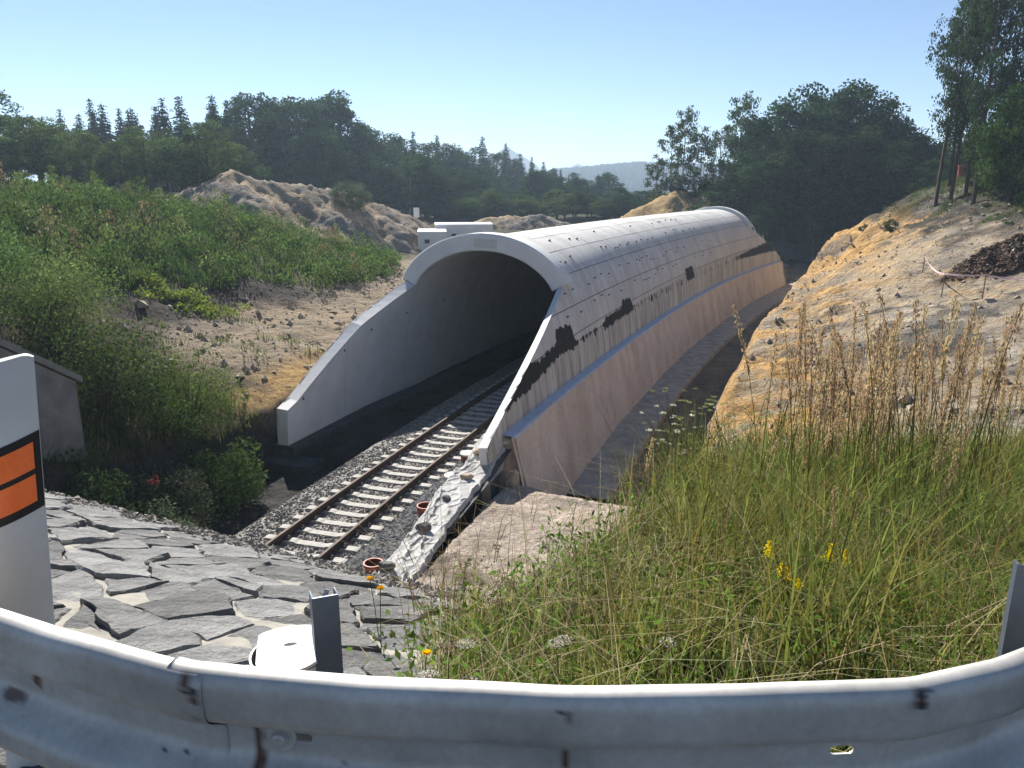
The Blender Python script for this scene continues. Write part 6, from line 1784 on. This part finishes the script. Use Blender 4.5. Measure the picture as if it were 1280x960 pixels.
# ------------------------------------------------------------------ far hills and their woods
def hill(name, cx, cy, wx, wy, h, base, seed, col, res):
    xs = np.linspace(cx - wx * 1.6, cx + wx * 1.6, res); ys = np.linspace(cy - wy * 1.6, cy + wy * 1.6, res // 2)
    X, Y = np.meshgrid(xs, ys, indexing='ij')
    return X, Y
M['wood'] = simple_mat("far_wood", (.045, .07, .03), (.025, .04, .02), .08, .95, bump=0)
def far_hills():
    # broad wooded hill
    xs = np.linspace(-120, 620, 200); ys = np.linspace(780, 1700, 90)
    X, Y = np.meshgrid(xs, ys, indexing='ij')
    crest = np.interp(X, [-120, 0, 60, 130, 190, 240, 330, 480, 620], [6, 18, 27, 33, 38, 36.5, 34, 20, 2])
    Zf = lambda X, Y, c: -8 + (c + 8) * np.exp(-((Y - 1230) / 260) ** 2)
    Z = Zf(X, Y, crest) + 2 * fbm(X * .01, Y * .01, 3, 501)
    o = mesh_np("hill", np.stack([X, Y, Z], -1).reshape(-1, 3), grid_faces(*X.shape), M['wood'], smooth=True); tag(o, kind="structure")
    # conical and round tree tops on it and in the valley before it
    n = 6500
    x = rng.uniform(30, 420, n); y = 800 + 440 * rng.uniform(0, 1, n) ** .7
    c = np.interp(x, [-120, 0, 60, 130, 190, 240, 330, 480, 620], [6, 18, 27, 33, 38, 36.5, 34, 20, 2]); z = Zf(x, y, c)
    n2 = 9000; y2 = rng.uniform(215, 780, n2); x2 = y2 * rng.uniform(-.06, .27, n2); k = x2 / y2 > -.05; x2, y2 = x2[k], y2[k]; z2 = np.interp(y2, [270, 500, 780], [-6, -8, -7]) 
    x = np.concatenate([x, x2]); y = np.concatenate([y, y2]); z = np.concatenate([z, z2])
    h = rng.uniform(5, 11, len(x)); r = h * rng.uniform(.22, .42, len(x)); m = 6
    prof_ = np.where((rng.uniform(0, 1, len(x)) < .4)[:, None], np.array([[1, .6, .05]]), np.array([[.8, .95, .35]]))
    th = np.arange(m) * 2 * math.pi / m
    V = np.empty((len(x), 3, m, 3))
    for i, zz in enumerate((.0, .5, 1.0)):
        jit = rng.uniform(.75, 1.25, (len(x), m))
        rr_ = r[:, None] * prof_[:, i:i + 1] * jit
        V[:, i, :, 0] = x[:, None] + rr_ * np.cos(th); V[:, i, :, 1] = y[:, None] + rr_ * np.sin(th); V[:, i, :, 2] = (z - 1 + h * zz)[:, None] + rng.uniform(-.4, .4, (len(x), m))
    f = []
    for i in range(2):
        for q in range(m): f.append((i * m + q, i * m + (q + 1) % m, (i + 1) * m + (q + 1) % m, (i + 1) * m + q))
    f = np.array(f)[None] + (np.arange(len(x)) * 3 * m)[:, None, None]
    t = np.repeat(tints(len(x), (.05, .075, .03), .4), 3 * m, 0)
    o = mesh_np("far_wood", V.reshape(-1, 3), f.reshape(-1, 4), M['leaf'], attr={"tint": t}); tag(o, kind="stuff")
    # pointed mountains on the horizon
    for (cx, cy, w, h, pk) in ((165, 2000, 115, 72, 2), (-9, 1700, 120, 97, 1)):
        xs = np.linspace(cx - w * 2, cx + w * 2, 90); ys = np.linspace(cy - w * 1.6, cy + w * 1.6, 60)
        X, Y = np.meshgrid(xs, ys, indexing='ij')
        d = np.hypot((X - cx), (Y - cy) * .9)
        Z = -10 + (h + 10) * np.clip(1 - (d / (w * 1.5)) ** .85, 0, 1) 
        if pk == 2:
            d2 = np.hypot(X - cx - 46, (Y - cy) * .9); Z = np.maximum(Z, -10 + (h * .82 + 10) * np.clip(1 - (d2 / (w * 1.5)) ** .85, 0, 1))
        Z = Z + 4 * fbm(X * .03, Y * .03, 4, 511) * sstep(-10, 30, Z)
        o = mesh_np("mountain", np.stack([X, Y, Z], -1).reshape(-1, 3), grid_faces(*X.shape), M['wood'], smooth=True); tag(o, kind="structure")
far_hills()

# ------------------------------------------------------------------ haze
def haze():
    b = MB(); z0, z1 = -24.0, 104.0
    b.box((0, 1900, (z0 + z1) / 2), (12000, 7600, z1 - z0))
    m = bpy.data.materials.new("haze"); m.use_nodes = True; nt = m.node_tree
    for n in list(nt.nodes):
        if n.type != 'OUTPUT_MATERIAL': nt.nodes.remove(n)
    v = nt.nodes.new("ShaderNodeVolumePrincipled"); v.inputs["Color"].default_value = (.62, .80, 1.0, 1); v.inputs["Density"].default_value = 0.0005; v.inputs["Anisotropy"].default_value = .25
    nt.links.new(v.outputs[0], nt.nodes["Material Output"].inputs["Volume"])
    o = b.build("haze", m); tag(o, kind="stuff")
haze()
